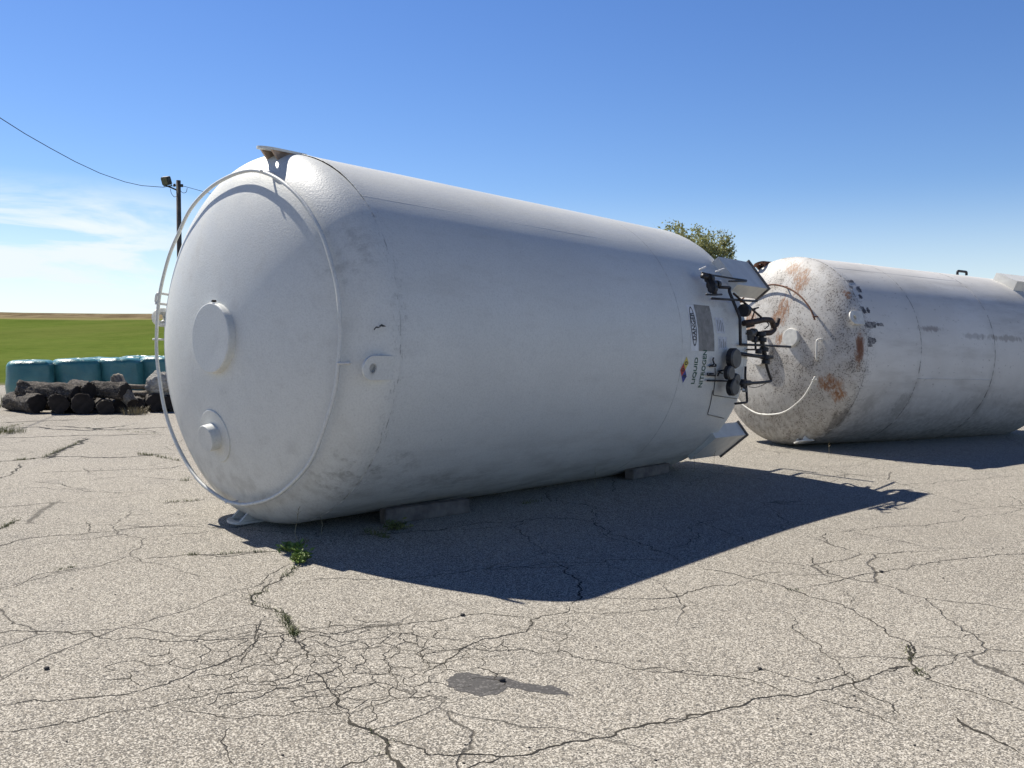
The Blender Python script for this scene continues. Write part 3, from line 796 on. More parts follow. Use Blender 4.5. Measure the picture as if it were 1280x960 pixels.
def build_tank1():
    F = F1
    root = empty('storage_tank', F.base, F.rot)
    tag(root, 'large smooth white nitrogen storage tank lying on its side, nearest the camera', 'tank', 'storage tanks lying in the yard')
    o = link('shell', rev_surface([(0.0, F.R)] + [(F.L * i / 40, F.R) for i in range(1, 41)], F, wob=0.0018), M_T1, root)
    o = link('dished_head', rev_surface(head_profile(F, F.hd, 1, 0.0), F, wob=0.020), M_T1, root)
    o = link('dished_head', rev_surface(head_profile(F, F.hd2, -1, F.L), F), M_T1, root)
    # weld beads: two round the shell, one along it
    for a in (0.0, 4.02, F.L):
        bm = bmesh.new(); ring_arc(F, a, F.R - 0.001, 0, 360, 0.003, bm, wob=0.002); link('weld_seam', bm, M_T1, root)
    a0, p0 = F.cyl(452, 243, F.R); a1, p1 = F.cyl(600, 272, F.R)
    bm = bmesh.new(); tube(bm, [F.C(a0 + i * (4.02 - a0) / 30, (p0 + p1) / 2, F.R - 0.0025) for i in range(31)], 0.0035, 6); link('weld_seam', bm, M_T1, root)
    # guard ring on the head with its stand-offs
    ar, rr = -0.391, 1.371
    bm = bmesh.new(); ring_arc(F, ar, rr, 0, 360, 0.016, bm, 180, wob=0.012)
    rg = link('guard_ring', bm, M_T1, root)
    for ph in (75.2, 180.3, 166.5, -7.3, -95):
        bm = bmesh.new()
        tube(bm, [F.C(ar - 0.03, ph, rr + 0.012), F.C(F.head_a(rr) + 0.10, ph, rr + 0.012)], 0.009)
        link('stand_off', bm, M_T1_TRIM, rg)
    for ph in (162.5,):
        bm = bmesh.new(); tube(bm, rounded([F.C(F.head_a(1.3) + 0.1, ph, 1.34), F.C(ar - 0.02, ph, 1.40), F.C(ar - 0.02, ph + 4, 1.40), F.C(F.head_a(1.3) + .1, ph + 4, 1.34)], 0.03), 0.012); link('step_rung', bm, M_T1_TRIM, rg)
    # manway cover in the middle, nozzle on a pad below it
    bm = bmesh.new(); disc(bm, F.P(-F.hd + 0.02, 0, 0), (-1, 0, 0), 0.285, 0.075, 48, 0.010); auto_smooth(link('manway_cover', bm, M_T1, root))
    bm = bmesh.new(); box(bm, F.P(-F.hd - 0.035, 0.03, 0.298), (0.035, 0.03, 0.018), bevel=0.004); link('hinge', bm, M_RUSTPIPE, root, smooth=False)
    c = F.on_head(269, 545)
    cr = math.hypot(c.y, c.z - F.R)
    nx = -(abs(c.x) / F.hd) ** (F.e - 1) / F.hd; nr = (cr / F.R) ** (F.e - 1) / F.R
    nn = Vector((nx, c.y / cr * nr, (c.z - F.R) / cr * nr)).normalized()
    bm = bmesh.new(); disc(bm, c - nn * 0.02, nn, 0.225, 0.026, 40, 0.006); pad = auto_smooth(link('nozzle_pad', bm, M_T1, root))
    bm = bmesh.new(); disc(bm, c + nn * 0.004, nn, 0.112, 0.09, 36, 0.006); auto_smooth(link('nozzle', bm, M_T1, pad))
    for deg in (-7.5, 82.5, 172.5, 262.5):
        lug(F, deg, root, M_T1, M_RUSTWEB if deg == 82.5 else M_T1, hw=.105 if deg == 82.5 else .09, a1=.06 if deg == 82.5 else -.02)
    # eye of the front lug shows its scabby rim; scabs above it
    bm = bmesh.new()
    for px in ([(467, 411.5), (470, 408), (474, 408.5), (474, 410), (470, 410), (468, 413)], [(474, 407), (477, 405), (483, 408), (479, 408.5), (476, 408), (474.5, 410)]):
        poly_cyl(F, bm, px, 0.004)
    link('paint_scab', bm, M_BLACK, root, smooth=False)
    for c1, c2 in LEGS:
        support_leg(F, c1, c2, root, M_LEG, M_PLATE, 5.36, 6.13)
    # hazard label: header with lettering, faded text body
    bm = bmesh.new(); patch_cyl(F, bm, 4.20, 4.36, -0.6, 18.0, 0.0025)
    lb = link('danger_label', bm, M_DECALWHITE, root)
    bm = bmesh.new()
    ov = [(4.275 + 0.058 * math.sin(2 * PI * i / 40) * (1), 9.3 + 8.0 * math.cos(2 * PI * i / 40)) for i in range(40)]
    iv = [(4.275 + 0.046 * math.sin(2 * PI * i / 40), 9.3 + 7.4 * math.cos(2 * PI * i / 40)) for i in range(40)]
    vo = [bm.verts.new(F.C(a, p, F.R + 0.0045)) for a, p in ov]; vi = [bm.verts.new(F.C(a, p, F.R + 0.0045)) for a, p in iv]
    for i in range(40): bm.faces.new((vo[i], vo[(i + 1) % 40], vi[(i + 1) % 40], vi[i]))
    link('oval_border', bm, M_BLACK, lb)
    on_surface_text(F, 'DANGER', 4.312, 3.6, 11.4, 0.075, M_BLACK, 'danger_lettering', lb, 0.0050)
    bm = bmesh.new(); patch_cyl(F, bm, 4.365, 4.71, -0.6, 18.4, 0.0028); link('faded_text_panel', bm, M_LABEL, lb)
    for a0_, a1_, p0_, p1_ in ((4.78, 4.97, 7.0, 13.6), (4.80, 5.0, 0.2, 5.6)):
        bm = bmesh.new(); patch_cyl(F, bm, a0_, a1_, p0_, p1_, 0.0025); pl = link('paper_label', bm, M_LABELPALE, root)
        bm = bmesh.new()
        for i in range(4):
            aa = a0_ + 0.03 + i * 0.04
            patch_cyl(F, bm, aa, aa + 0.010, p0_ + 0.8, p1_ - 1.0 - (i % 2), 0.0042)
        link('printed_lines', bm, M_REG, pl)
    on_surface_text(F, 'LIQUID', 4.375, -14.0, 10.8, 0.085, M_GREEN, 'liquid_lettering', root)
    on_surface_text(F, 'NITROGEN', 4.545, -15.6, 15.4, 0.085, M_GREEN, 'nitrogen_lettering', root)
    # hazard diamond lying on its side: red left, yellow top, blue bottom, white right
    dc = (4.115, -8.2); ha, hp = 0.105, 5.3 / 1.0
    def dq(da, dp): return (dc[0] + da * ha, dc[1] + dp * hp)
    L_, T_, R_, Bo, Ct = dq(-1, 0), dq(0, 1), dq(1, 0), dq(0, -1), dq(0, 0)
    mid = lambda p, q: ((p[0] + q[0]) / 2, (p[1] + q[1]) / 2)
    quads = {'red_quarter': (L_, M_RED), 'yellow_quarter': (T_, M_YELLOW), 'blue_quarter': (Bo, M_BLUE), 'white_quarter': (R_, M_DECALWHITE)}
    cyc = [L_, T_, R_, Bo]
    dm = None
    bm = bmesh.new()
    big = [(dc[0] + s * ha * 1.06 * (abs(s) > 0), 0) for s in ()]
    bm.faces.new([bm.verts.new(F.C(dc[0] + q[0] * ha * 1.07, dc[1] + q[1] * hp * 1.07, F.R + 0.0020)) for q in ((-1, 0), (0, 1), (1, 0), (0, -1))])
    dm = link('hazard_diamond', bm, M_DECALWHITE, root, smooth=False)
    for i, (nm, (crn, mt)) in enumerate(quads.items()):
        j = cyc.index(crn)
        q = [crn, mid(crn, cyc[(j + 1) % 4]), Ct, mid(crn, cyc[j - 1])]
        bm = bmesh.new(); bm.faces.new([bm.verts.new(F.C(a, p, F.R + 0.0036)) for a, p in q])
        link(nm, bm, mt, dm, smooth=False)
    for body, (a, p) in (('0', dq(0, 0.5)), ('0', dq(-0.5, 0)), ('3', dq(0, -0.5))):
        on_surface_text(F, body, a + 0.028, p - 0.75, 1.5, 0.056, M_BLACK, 'hazard_number', dm, 0.0052)

    # ---------------- piping on the foot end
    def U(x, y, u=1.62): return F.on_u(x, y, u)
    def Cy(x, y, off=0.06): return F.on_cyl(x, y, off)
    def pipe(pts, r, mat=M_STEEL_PIPE, rc=0.05, nm='pipe', par=None):
        bm = bmesh.new(); tube(bm, rounded(pts, rc) if len(pts) > 2 else pts, r * .82, 10); return link(nm, bm, mat, par or root)
    def flange(p, ax, r, h, mat=M_STEEL_PIPE, nm='flange', par=None):
        bm = bmesh.new(); disc(bm, p, ax, r, h, 20, 0.006); return auto_smooth(link(nm, bm, mat, par or root))
    AX = Vector((1, 0, 0))
    Cv = lambda x, y, off=0.0: F.on_cyl(x, y, off + 0.13)
    # upper valve cluster on the shell
    pipe([Cv(877, 341), Cv(891, 344), Cv(909, 347), Cv(933, 350.5, .0)], .013)
    pipe([Cv(911, 351.5), Cv(933, 351.5, .0)], .012)
    pipe([Cv(874.5, 337, .01), Cv(874.5, 337, .07), Cv(882, 333.5, .09)], .012, M_T1_TRIM, nm='bracket')
    pipe([Cv(895, 339.5, .01), Cv(895, 339.5, .07), Cv(905, 336, .08)], .012, M_T1_TRIM, nm='bracket')
    v = pipe([Cv(878, 345), Cv(886, 347), Cv(889, 355), Cv(891, 362), Cv(894, 368)], .036, nm='valve')
    for (x, y, r) in ((887, 348, .055), (890, 356, .06), (891, 361, .052), (897, 355, .04)):
        flange(Cv(x, y, .0) - AX * 0.03, AX, r, .06, par=v)
    pipe([Cv(883, 368), Cv(893, 368.5), Cv(902, 368)], .014, nm='handle', par=v)
    pipe([Cv(893, 353), Cv(897, 352), Cv(901, 350.5)], .013, M_T1_TRIM, nm='handle', par=v)
    pipe([Cv(899, 359), Cv(913, 359.5), Cv(911, 363), Cv(925, 397), Cv(925.5, 431)], .022, rc=.04)
    pipe([Cv(889.5, 373), Cv(905, 374), Cv(946, 376.5)], .017)
    pipe([U(917, 367), U(936, 383), U(953, 398)], .016, M_RUSTPIPE)
    # little gauge and tee handles
    g = flange(U(930, 388) - AX * .02, AX, .075, .07, nm='gauge')
    pipe([U(936, 387), U(943, 386), U(948, 384.5)], .012, M_RUSTPIPE, nm='handle'); pipe([U(944, 386), U(941, 396), U(939, 401)], .010, M_RUSTPIPE)
    # large goose-neck pipe
    pipe([U(930, 404), U(944, 402), U(955, 399.5), U(964, 400), U(967, 407), U(967.5, 412), U(963, 416), U(953, 416.5)], .043, M_RUSTPIPE, .06)
    pipe([U(966, 408), U(971, 406.5), U(973, 398.5)], .036, M_RUSTPIPE)
    pipe([U(958, 402), U(962, 406), U(956, 411)], .009)
    # middle manifold
    bm = bmesh.new()
    mv = pipe([U(951, 415), U(953, 430), U(955.5, 442), U(957, 453)], .036, nm='valve')
    for (x, y, r) in ((951, 418, .06), (952.5, 425, .055), (955, 437, .055), (956.5, 447, .06), (957, 453, .05), (948, 440, .04)):
        flange(U(x, y) + F.v * 0 - Vector((0, 0, .02)), (0.12, 0, 1), r, .05, par=mv)
    for (x, y, r) in ((938, 417, .05), (942, 415, .045), (944, 424, .04), (938, 423, .03)):
        flange(U(x, y, 1.56) - AX * .04, AX, r, .08, M_REG, nm='regulator')
    pipe([U(932, 417, 1.56), U(950, 417, 1.56)], .014)
    pipe([U(944, 420), U(944.5, 436)], .016)
    pipe([U(925, 430.5), U(950, 431.5), U(988, 433.5)], .018)
    pipe([U(934, 437), U(953, 437)], .013, M_RUSTPIPE)
    pipe([U(924, 442), U(945, 445), U(965, 446.5)], .028)
    # dished pressure regulators with their stems
    for (x, y, r, h) in ((919.5, 448, .120, .06), (913, 466, .082, .045), (918, 484, .100, .055), (920.5, 474, .07, .045)):
        p = U(x, y, 1.70); OUT = Vector((0, -1, 0))
        dd = flange(p - OUT * h, OUT, r, h, M_STEEL_PIPE, 'pressure_regulator')
        bm = bmesh.new(); disc(bm, p + OUT * .001, OUT, r * .97, .02, 28, .006, r2=r * .9); auto_smooth(link('regulator_face', bm, M_REG, dd))
    pipe([U(957, 451), U(958.5, 459), U(962, 470), U(964.5, 476), U(958, 477.5), U(945, 478.5), U(920, 479.5)], .022, rc=.05)
    pipe([U(926, 479, 1.64), U(937, 478.5, 1.64)], .040, nm='coupling'); flange(U(929, 474, 1.64), (0, 0, -1), .03, .10)
    pipe([Cy(884, 475.5, .03), Cy(898, 476, .05), U(914, 476.5)], .012)
    pipe([U(932, 458), U(931.5, 470), U(933, 486), U(934, 503), U(919, 504.5)], .017, rc=.03)
    pipe([U(927, 486.5), U(933, 488.5)], .018, M_T1_TRIM, nm='handle'); flange(U(931, 490), (0, 0, 1), .03, .05, M_REG)
    pipe([U(936, 483.5), U(944, 484.5), U(951, 482.5), U(957, 479.5)], .005)
    # small instrument brackets and capillary lines on the shell
    for pts in ([(888, 457.5), (895, 458), (894.5, 455)], [(887, 458), (893, 455), (891, 450), (892, 447)], [(884.5, 466), (884.5, 469), (894, 469.5)], [(887, 467), (892, 467)], [(898, 464), (904, 463), (907, 461)], [(897, 470), (899, 465), (903, 467)]):
        pipe([Cy(x, y, .03) for x, y in pts], .011, nm='instrument_bracket', rc=.02)
    pipe([Cy(894, 460, .008), Cy(894, 475, .008), Cy(891.5, 494, .008), Cy(905, 496, .008), Cy(921, 498.5, .008)], .0045, rc=.02, nm='capillary_line')
    pipe([Cy(891, 488, .008), Cy(888, 505, .008), Cy(884.5, 518, .008), Cy(905, 523, .008)], .0045, rc=.02, nm='capillary_line')
    # under-belly pipework between the legs, seen in the shadow
    pipe([F.P(6.0, .5, .2), F.P(6.35, .5, .2), F.P(6.4, 1.2, .35)], .03); pipe([F.P(6.0, -.4, .9), F.P(6.45, -.4, .9), F.P(6.45, -.2, 1.2)], .03)
    return root
T1 = build_tank1()

# ------------------------------------------------------------------ tank 2
def tank2_material(F):
    k = Mat('stained_white_paint')
    xyz = k.sep()
    big = k.noise(0.7, 5, 0.6)
    mid = k.noise(3.0, 6, 0.65)
    fine = k.noise(12, 6, 0.7)
    streak = k.noise(2.4, 6, 0.65, src=k.mapping((0.3, 1.5, 1.5)))
    c = k.mix(k.mr(big, 0.35, 0.7), (0.62, 0.605, 0.57), (0.70, 0.69, 0.66))
    c = k.mix(k.mr(streak, 0.46, 0.74, 0, 0.36), c, (0.30, 0.28, 0.25))
    headm = k.mr(xyz[0], 0.06, -0.10, 0, 1)
    # head: warm grime, then black mildew specks
    hc = k.mix(k.mr(mid, 0.36, 0.70, 0.12, 0.75), c, (0.40, 0.36, 0.31))
    hc = k.mix(k.mr(k.noise(16, 5, .7), 0.52, 0.72, 0, 0.5), hc, (0.20, 0.18, 0.155))
    c = k.mix(headm, c, hc)
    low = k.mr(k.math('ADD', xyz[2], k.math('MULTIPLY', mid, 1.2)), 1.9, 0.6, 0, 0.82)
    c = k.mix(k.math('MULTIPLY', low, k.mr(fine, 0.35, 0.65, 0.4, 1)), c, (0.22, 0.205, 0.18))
    sp = k.noise(46, 3, 0.6)
    dens = k.mr(mid, 0.30, 0.70, 0.645, 0.50)
    speck = k.math('MULTIPLY', k.mr(k.math('SUBTRACT', sp, dens), 0.0, 0.05), k.mr(xyz[0], 0.25, -0.05, 0.0, 0.75))
    c = k.mix(speck, c, (0.085, 0.075, 0.07))
    sp2 = k.math('MULTIPLY', k.mr(k.noise(20, 5, 0.7, src=k.mapping((.6, 1, 1))), 0.60, 0.72), 0.55)
    c = k.mix(sp2, c, (0.2, 0.19, 0.175))
    hp = F.on_head; cp = lambda x, y: F.on_cyl(x, y)
    rust = [(hp(992, 336), (.22, .16, .13)), (hp(1003, 348), (.16, .15, .20)), (hp(998, 358), (.12, .10, .15)), (hp(979, 388), (.12, .13, .28)), (hp(970, 400), (.12, .10, .2)), (hp(974, 424), (.08, .08, .14)),
            (hp(1075, 433), (.09, .09, .27)), (hp(1036, 480), (.2, .2, .14)), (hp(1048, 492), (.14, .14, .14)), (hp(1060, 369), (.08, .08, .10)), (hp(938, 402), (.15, .15, .2))]
    rn = k.noise(7, 6, 0.7, src=k.mapping((1.6, 2.2, 0.7)), dist=.6)
    rf = None
    for ctr, sz in rust:
        b = k.blob(ctr, sz, rn, 1.5)
        rf = b if rf is None else k.math('MAXIMUM', rf, b)
    rs = k.noise(15, 6, 0.75, src=k.mapping((1.4, 2.2, 0.8)))
    rf = k.math('MULTIPLY', rf, k.mr(rs, 0.37, 0.54, 0.10, 1.0))
    rc = k.mix(k.mr(fine, 0.3, 0.7), (0.19, 0.075, 0.030), (0.37, 0.20, 0.10))
    c = k.mix(k.math('MULTIPLY', rf, k.mr(rn, 0.25, 0.5, 0.45, 1)), c, rc)
    c = k.mix(k.math('MULTIPLY', k.blob(hp(1075, 434), (.07, .07, .22), rn, .5), 0.85), c, (0.15, 0.055, 0.025))
    for ctr, sz, col, am in ((cp(1163, 411), (.3, .12, .05), (.14, .10, .09), .55), (cp(1262, 423), (.75, .15, .06), (.17, .13, .10), .5), (cp(1218, 420), (.35, .12, .05), (.22, .2, .19), .4),
                         (cp(1125, 508), (.15, .25, .3), (.1, .095, .085), .3), (cp(1228, 505), (.7, .2, .2), (.16, .15, .13), .18), (cp(1050, 525), (.12, .3, .3), (.085, .08, .075), .6), (cp(1085, 505), (.2, .2, .2), (.2, .19, .18), .3)):
        c = k.mix(k.math('MULTIPLY', k.blob(ctr, sz, rn, 1.5), am), c, col)
    for sx in (0.0, 1.2, 3.03):
        ax_ = k.math('ABSOLUTE', k.math('ADD', k.math('SUBTRACT', xyz[0], sx), k.math('MULTIPLY', k.math('SUBTRACT', mid, 0.5), 0.06)))
        c = k.mix(k.math('MULTIPLY', k.mr(ax_, 0.014, 0.0, 0, 0.8), k.mr(fine, 0.42, 0.55)), c, (0.11, 0.10, 0.09))
        c = k.mix(k.math('MULTIPLY', k.mr(ax_, 0.14, 0.0, 0, 0.45), k.math('MULTIPLY', k.mr(mid, 0.42, 0.62), k.mr(xyz[2], 1.6, 0.3, 0.25, 1))), c, (0.12, 0.11, 0.10))
    k.set('Base Color', c)
    k.set('Roughness', 0.6)
    b = k.bump(k.noise(1.5, 2, 0.4), 0.2, 0.03)
    k.bump(k.noise(60, 3, 0.6), 0.35, 0.004, b)
    return k.m
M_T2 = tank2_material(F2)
M_T2_RUST = simple('rusted_trim', (0.16, 0.075, 0.045), 0.85, var=0.5, scale=20, bump=0.4)
M_T2_WHITE = simple('worn_white_trim', (0.66, 0.65, 0.60), 0.5, var=0.12, scale=12)
def build_tank2():
    F = F2
    root = empty('storage_tank', F.base, F.rot)
    tag(root, 'rust-streaked, mildew-speckled white storage tank lying behind the smooth nitrogen tank', 'tank', 'storage tanks lying in the yard')
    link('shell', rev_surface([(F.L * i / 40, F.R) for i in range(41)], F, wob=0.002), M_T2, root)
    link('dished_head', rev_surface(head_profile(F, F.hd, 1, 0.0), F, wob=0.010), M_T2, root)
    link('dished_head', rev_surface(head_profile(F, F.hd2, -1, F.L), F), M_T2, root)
    for a in (0.0, 1.2, 3.03, F.L):
        bm = bmesh.new(); ring_arc(F, a, F.R - 0.001, 0, 360, 0.004, bm, wob=0.003); link('weld_seam', bm, M_T2, root)
    bm = bmesh.new(); tube(bm, [F.C(1.2 + i * 1.83 / 20, -14.4, F.R) for i in range(21)], 0.008, 6); link('weld_seam', bm, M_T2, root)
    bm = bmesh.new(); tube(bm, [F.C(0.05 + i * 2.98 / 30, 59, F.R - .002) for i in range(31)], 0.004, 6); link('weld_seam', bm, M_T2, root)
    # broken guard ring: rusty arc above, white arc below
    ar, rr = -0.44, 0.985
    bm = bmesh.new(); ring_arc(F, ar, rr, 27, 165, 0.013, bm, 90, wob=0.01); rg = link('guard_ring', bm, M_T2_RUST, root)
    for ph in (30, 75, 130):
        bm = bmesh.new(); tube(bm, [F.C(ar - .02, ph, rr), F.C(F.head_a(rr) + .08, ph, rr)], 0.011); link('stand_off', bm, M_T2_RUST, rg)
    bm = bmesh.new(); ring_arc(F, ar, rr, -165, -22, 0.013, bm, 90, wob=0.008); rg = link('guard_ring', bm, M_T2_WHITE, root)
    for ph in (-25, -95, -150):
        bm = bmesh.new(); tube(bm, [F.C(ar - .02, ph, rr), F.C(F.head_a(rr) + .08, ph, rr)], 0.011); link('stand_off', bm, M_T2_WHITE, rg)
    q1, q2 = F.on_head(1022.5, 424.5), F.on_head(1022, 450)
    off = Vector((-0.05, -0.02, 0))
    bm = bmesh.new(); tube(bm, rounded([F.on_head(1029, 424), q1 + off, q2 + off, q2 + Vector((.05, .02, 0))], .04), 0.013); link('hand_rail', bm, M_T2_WHITE, root)
    # blanked nozzle and the manway
    def boss(px, r, h, nm, mat):
        c = F.on_head(*px); cr = max(1e-3, math.hypot(c.y, c.z - F.R))
        nx = -(abs(c.x) / F.hd) ** (F.e - 1) / F.hd; nr = (cr / F.R) ** (F.e - 1) / F.R
        nn = Vector((nx, c.y / cr * nr, (c.z - F.R) / cr * nr)).normalized()
        bm = bmesh.new(); disc(bm, c - nn * .03, nn, r, h + .03, 40, .01); return auto_smooth(link(nm, bm, mat, root))
    boss((990, 422), .135, .05, 'nozzle_blank', M_T2_WHITE)
    boss((951, 437), .24, .06, 'manway_cover', M_T2)
    for deg, rs in ((19.5, M_T2_WHITE), (109.5, M_T2_RUST), (199.5, M_T2_WHITE), (289.5, M_T2_WHITE)):
        lug(F, deg, root, rs, rs, hw=.10, a0=-.29, a1=-.01, off=-.014)
    q, rt = 1.03 * F.R / F1.R, math.radians(28)
    turn = lambda c: (q * (c[0] * math.cos(rt) - c[1] * math.sin(rt)), q * (c[0] * math.sin(rt) + c[1] * math.cos(rt)))
    for c1, c2 in LEGS:
        support_leg(F, turn(c1), turn(c2), root, M_LEG, M_PLATE, 4.42, 5.52)
    bm = bmesh.new()
    a_ = F.P(4.1, 0.0, 1.43)
    tube(bm, rounded([F.P(4.12, .0, 1.42), F.P(4.12, .0, 1.53), F.P(4.38, .0, 1.53), F.P(4.38, .0, 1.47)], .03), .022)
    link('lifting_staple', bm, M_STEEL_PIPE, root)
    # half scraped-off lettering beside the lug
    q8 = lambda *q: [(1040 + x / 8, 330 + y / 8) for x, y in q]
    for px in (q8((150, 165), (215, 170), (215, 190), (160, 182)), q8((245, 225), (280, 230), (300, 290), (265, 280)), q8((265, 310), (285, 305), (310, 345), (290, 348)), q8((175, 215), (210, 235), (205, 250), (180, 235)),
               q8((292, 425), (318, 432), (350, 492), (322, 495)), q8((345, 432), (363, 435), (385, 490), (360, 492)), q8((325, 585), (390, 578), (440, 582), (445, 622), (410, 640), (335, 635)), q8((445, 592), (510, 600), (520, 630), (450, 615)),
               q8((362, 742), (430, 738), (445, 770), (430, 795), (362, 795)), q8((360, 805), (405, 808), (405, 830), (362, 830))):
        bm = bmesh.new()
        pts = [Vector(p) for p in px]
        fr = fract([(p.x, p.y) for p in pts + pts[:1]], 0.5, 5, 3)[:-1]
        fr = [(p.x + random.uniform(-.35, .35), p.y + random.uniform(-.35, .35)) for p in fr]
        poly_cyl(F, bm, fr, 0.004)
        bmesh.ops.triangulate(bm, faces=bm.faces)
        link('worn_lettering', bm, M_WORNPRINT, root, smooth=False)
    return root
def worn_print():
    k = Mat('worn_black_print')
    n = k.noise(14, 5, 0.7)
    k.set('Base Color', k.mix(k.mr(n, 0.42, 0.62), (0.07, 0.068, 0.075), (0.30, 0.29, 0.28))); k.set('Roughness', .7)
    return k.m
M_WORNPRINT = worn_print()
T2 = build_tank2()

# ================================================================== things round the tanks
M_TIMBER = simple('grey_timber', (0.15, 0.13, 0.112), 0.9, var=0.3, scale=9, bump=0.4)
def timber(p, q, w, h, label):
    p, q = Vector(p), Vector(q); c = (p + q) / 2; d = (q - p); L = d.length; d.normalize()
    o = bpy.data.objects.new
    bm = bmesh.new(); box(bm, (0, 0, h / 2), (L, w, h), bevel=.008)
    bmesh.ops.subdivide_edges(bm, edges=bm.edges, cuts=3, use_grid_fill=True)
    for v in bm.verts: v.co += Vector((0, 1, 1)) * 0.004 * mnoise.noise(v.co * 9)
    t = link('timber_block', bm, M_TIMBER, smooth=False)
    t.location = (c.x, c.y, 0.0); t.rotation_euler = (0, 0, math.atan2(d.y, d.x))
    return tag(t, label, 'timber', 'timbers chocking the near tank')
timber(ground(478, 655), ground(583, 640), .11, .13, 'long grey timber chock under the near tank, at its dished ringed end')
timber(ground(786, 600), ground(832, 591), .12, .12, 'short grey timber chock under the near tank, at its leg end')

# wrapped bales
def bale_material():
    k = Mat('teal_bale_wrap')
    n = k.noise(1.6, 4); w = k.noise(9, 5, 0.65, src=k.mapping((1, 1, 2.5))); f = k.noise(28, 4)
    c = k.mix(k.mr(n, 0.35, 0.7), (0.040, 0.165, 0.172), (0.075, 0.235, 0.230))
    c = k.mix(k.mr(f, 0.68, 0.75, 0, .5), c, (0.30, 0.36, 0.37))
    k.set('Base Color', c); k.set('Roughness', 0.33)
    k.set('Specular IOR Level', 0.7)
    k.bump(w, 0.35, 0.05)
    return k.m
M_BALE = bale_material()
def bale(px, Y, r, h, label, seed):
    bm = bmesh.new(); seg = 56; prof = []
    cr = 0.20
    prof.append((0, 0)); prof.append((r - .10, 0)); prof.append((r - .02, .06))
    for i in range(1, 8): prof.append((r + .02 * math.sin(PI * i / 8), .06 + (h - cr - .06) * i / 8))
    for i in range(9):
        t = PI / 2 * i / 8; prof.append((r - cr + cr * math.cos(t), h - cr + cr * 0.85 * math.sin(t)))
    for i in range(1, 6): prof.append(((r - cr) * (1 - i / 6), h - .03 + .004 * i))
    prof.append((0, h - .008))
    rings = []
    for q, z in prof:
        if q < 1e-6: rings.append([bm.verts.new((0, 0, z))]); continue
        rg = []
        for k in range(seg):
            a = 2 * PI * k / seg
            nz = mnoise.noise(Vector((math.cos(a) * 1.4, math.sin(a) * 1.4, z * 2 + seed * 9))) * .035 + mnoise.noise(Vector((math.cos(a) * 5, math.sin(a) * 5, z * 4 + seed))) * .026
            sq = 1 + 0.035 * math.cos(4 * (a - PI / 4))  # slightly squared, so pressed against its neighbours
            rg.append(bm.verts.new((math.cos(a) * (q * sq + nz * min(1, q / r)), math.sin(a) * (q * sq + nz * min(1, q / r)), z + nz * .5)))
        rings.append(rg)
    for A_, B_ in zip(rings[:-1], rings[1:]):
        for k in range(seg):
            j = (k + 1) % seg
            if len(A_) == 1: bm.faces.new((A_[0], B_[j], B_[k]))
            elif len(B_) == 1: bm.faces.new((A_[k], A_[j], B_[0]))
            else: bm.faces.new((A_[k], A_[j], B_[j], B_[k]))
    o = link('wrapped_bale', bm, M_BALE, fix=True)
    p = at_depth(px, 480, Y); o.location = (p.x, p.y, 0); o.rotation_euler = (0, 0, seed * 0.4)
    tag(o, label, 'bale', 'teal wrapped bales behind the log pile')
bale(39, 24.4, .61, 1.05, 'teal plastic-wrapped bale standing farthest from the big tank, fully clear of its neighbours', 1)
bale(95.5, 25.0, .61, 1.09, 'teal wrapped bale in the front row, second from the free end, with a pale scuff', 2)
bale(149, 25.6, .60, 1.10, 'teal wrapped bale directly behind the upright grey broken branch', 3)
bale(202, 26.4, .62, 1.13, 'teal wrapped bale behind the pale stump, partly hidden by the tank head', 4)
bale(123, 26.6, .60, 1.09, 'rear-row teal wrapped bale whose top shows in the gap over the log end', 5)
bale(176, 27.4, .61, 1.12, 'rear-row teal wrapped bale, top just showing left of the pale stump', 6)

# log pile
def bark_material(name, a, b, hi):
    k = Mat(name)
    n = k.noise(7, 6, 0.7, src=k.mapping((0.6, 2.2, 2.2))); f = k.noise(34, 4, .7)
    c = k.mix(k.mr(n, .35, .65), a, b)
    c = k.mix(k.mr(f, .53, .66, 0, .8), c, hi)
    k.set('Base Color', c); k.set('Roughness', .95); k.bump(n, .8, .05); return k.m
M_BARK = bark_material('dark_bark', (0.016, 0.013, 0.011), (0.075, 0.062, 0.05), (0.30, 0.265, 0.22))
M_BARKGREY = bark_material('grey_bark', (0.11, 0.095, 0.075), (0.25, 0.22, 0.175), (0.36, 0.32, 0.27))
M_CUT = simple('shaded_cut_wood', (0.022, 0.018, 0.016), .95, var=.4, scale=8, bump=.4)  # log ends coloured near black, carrying the shade on their faces
M_PALEWOOD = bark_material('bleached_wood', (0.20, 0.185, 0.16), (0.50, 0.48, 0.43), (0.62, 0.60, 0.55))
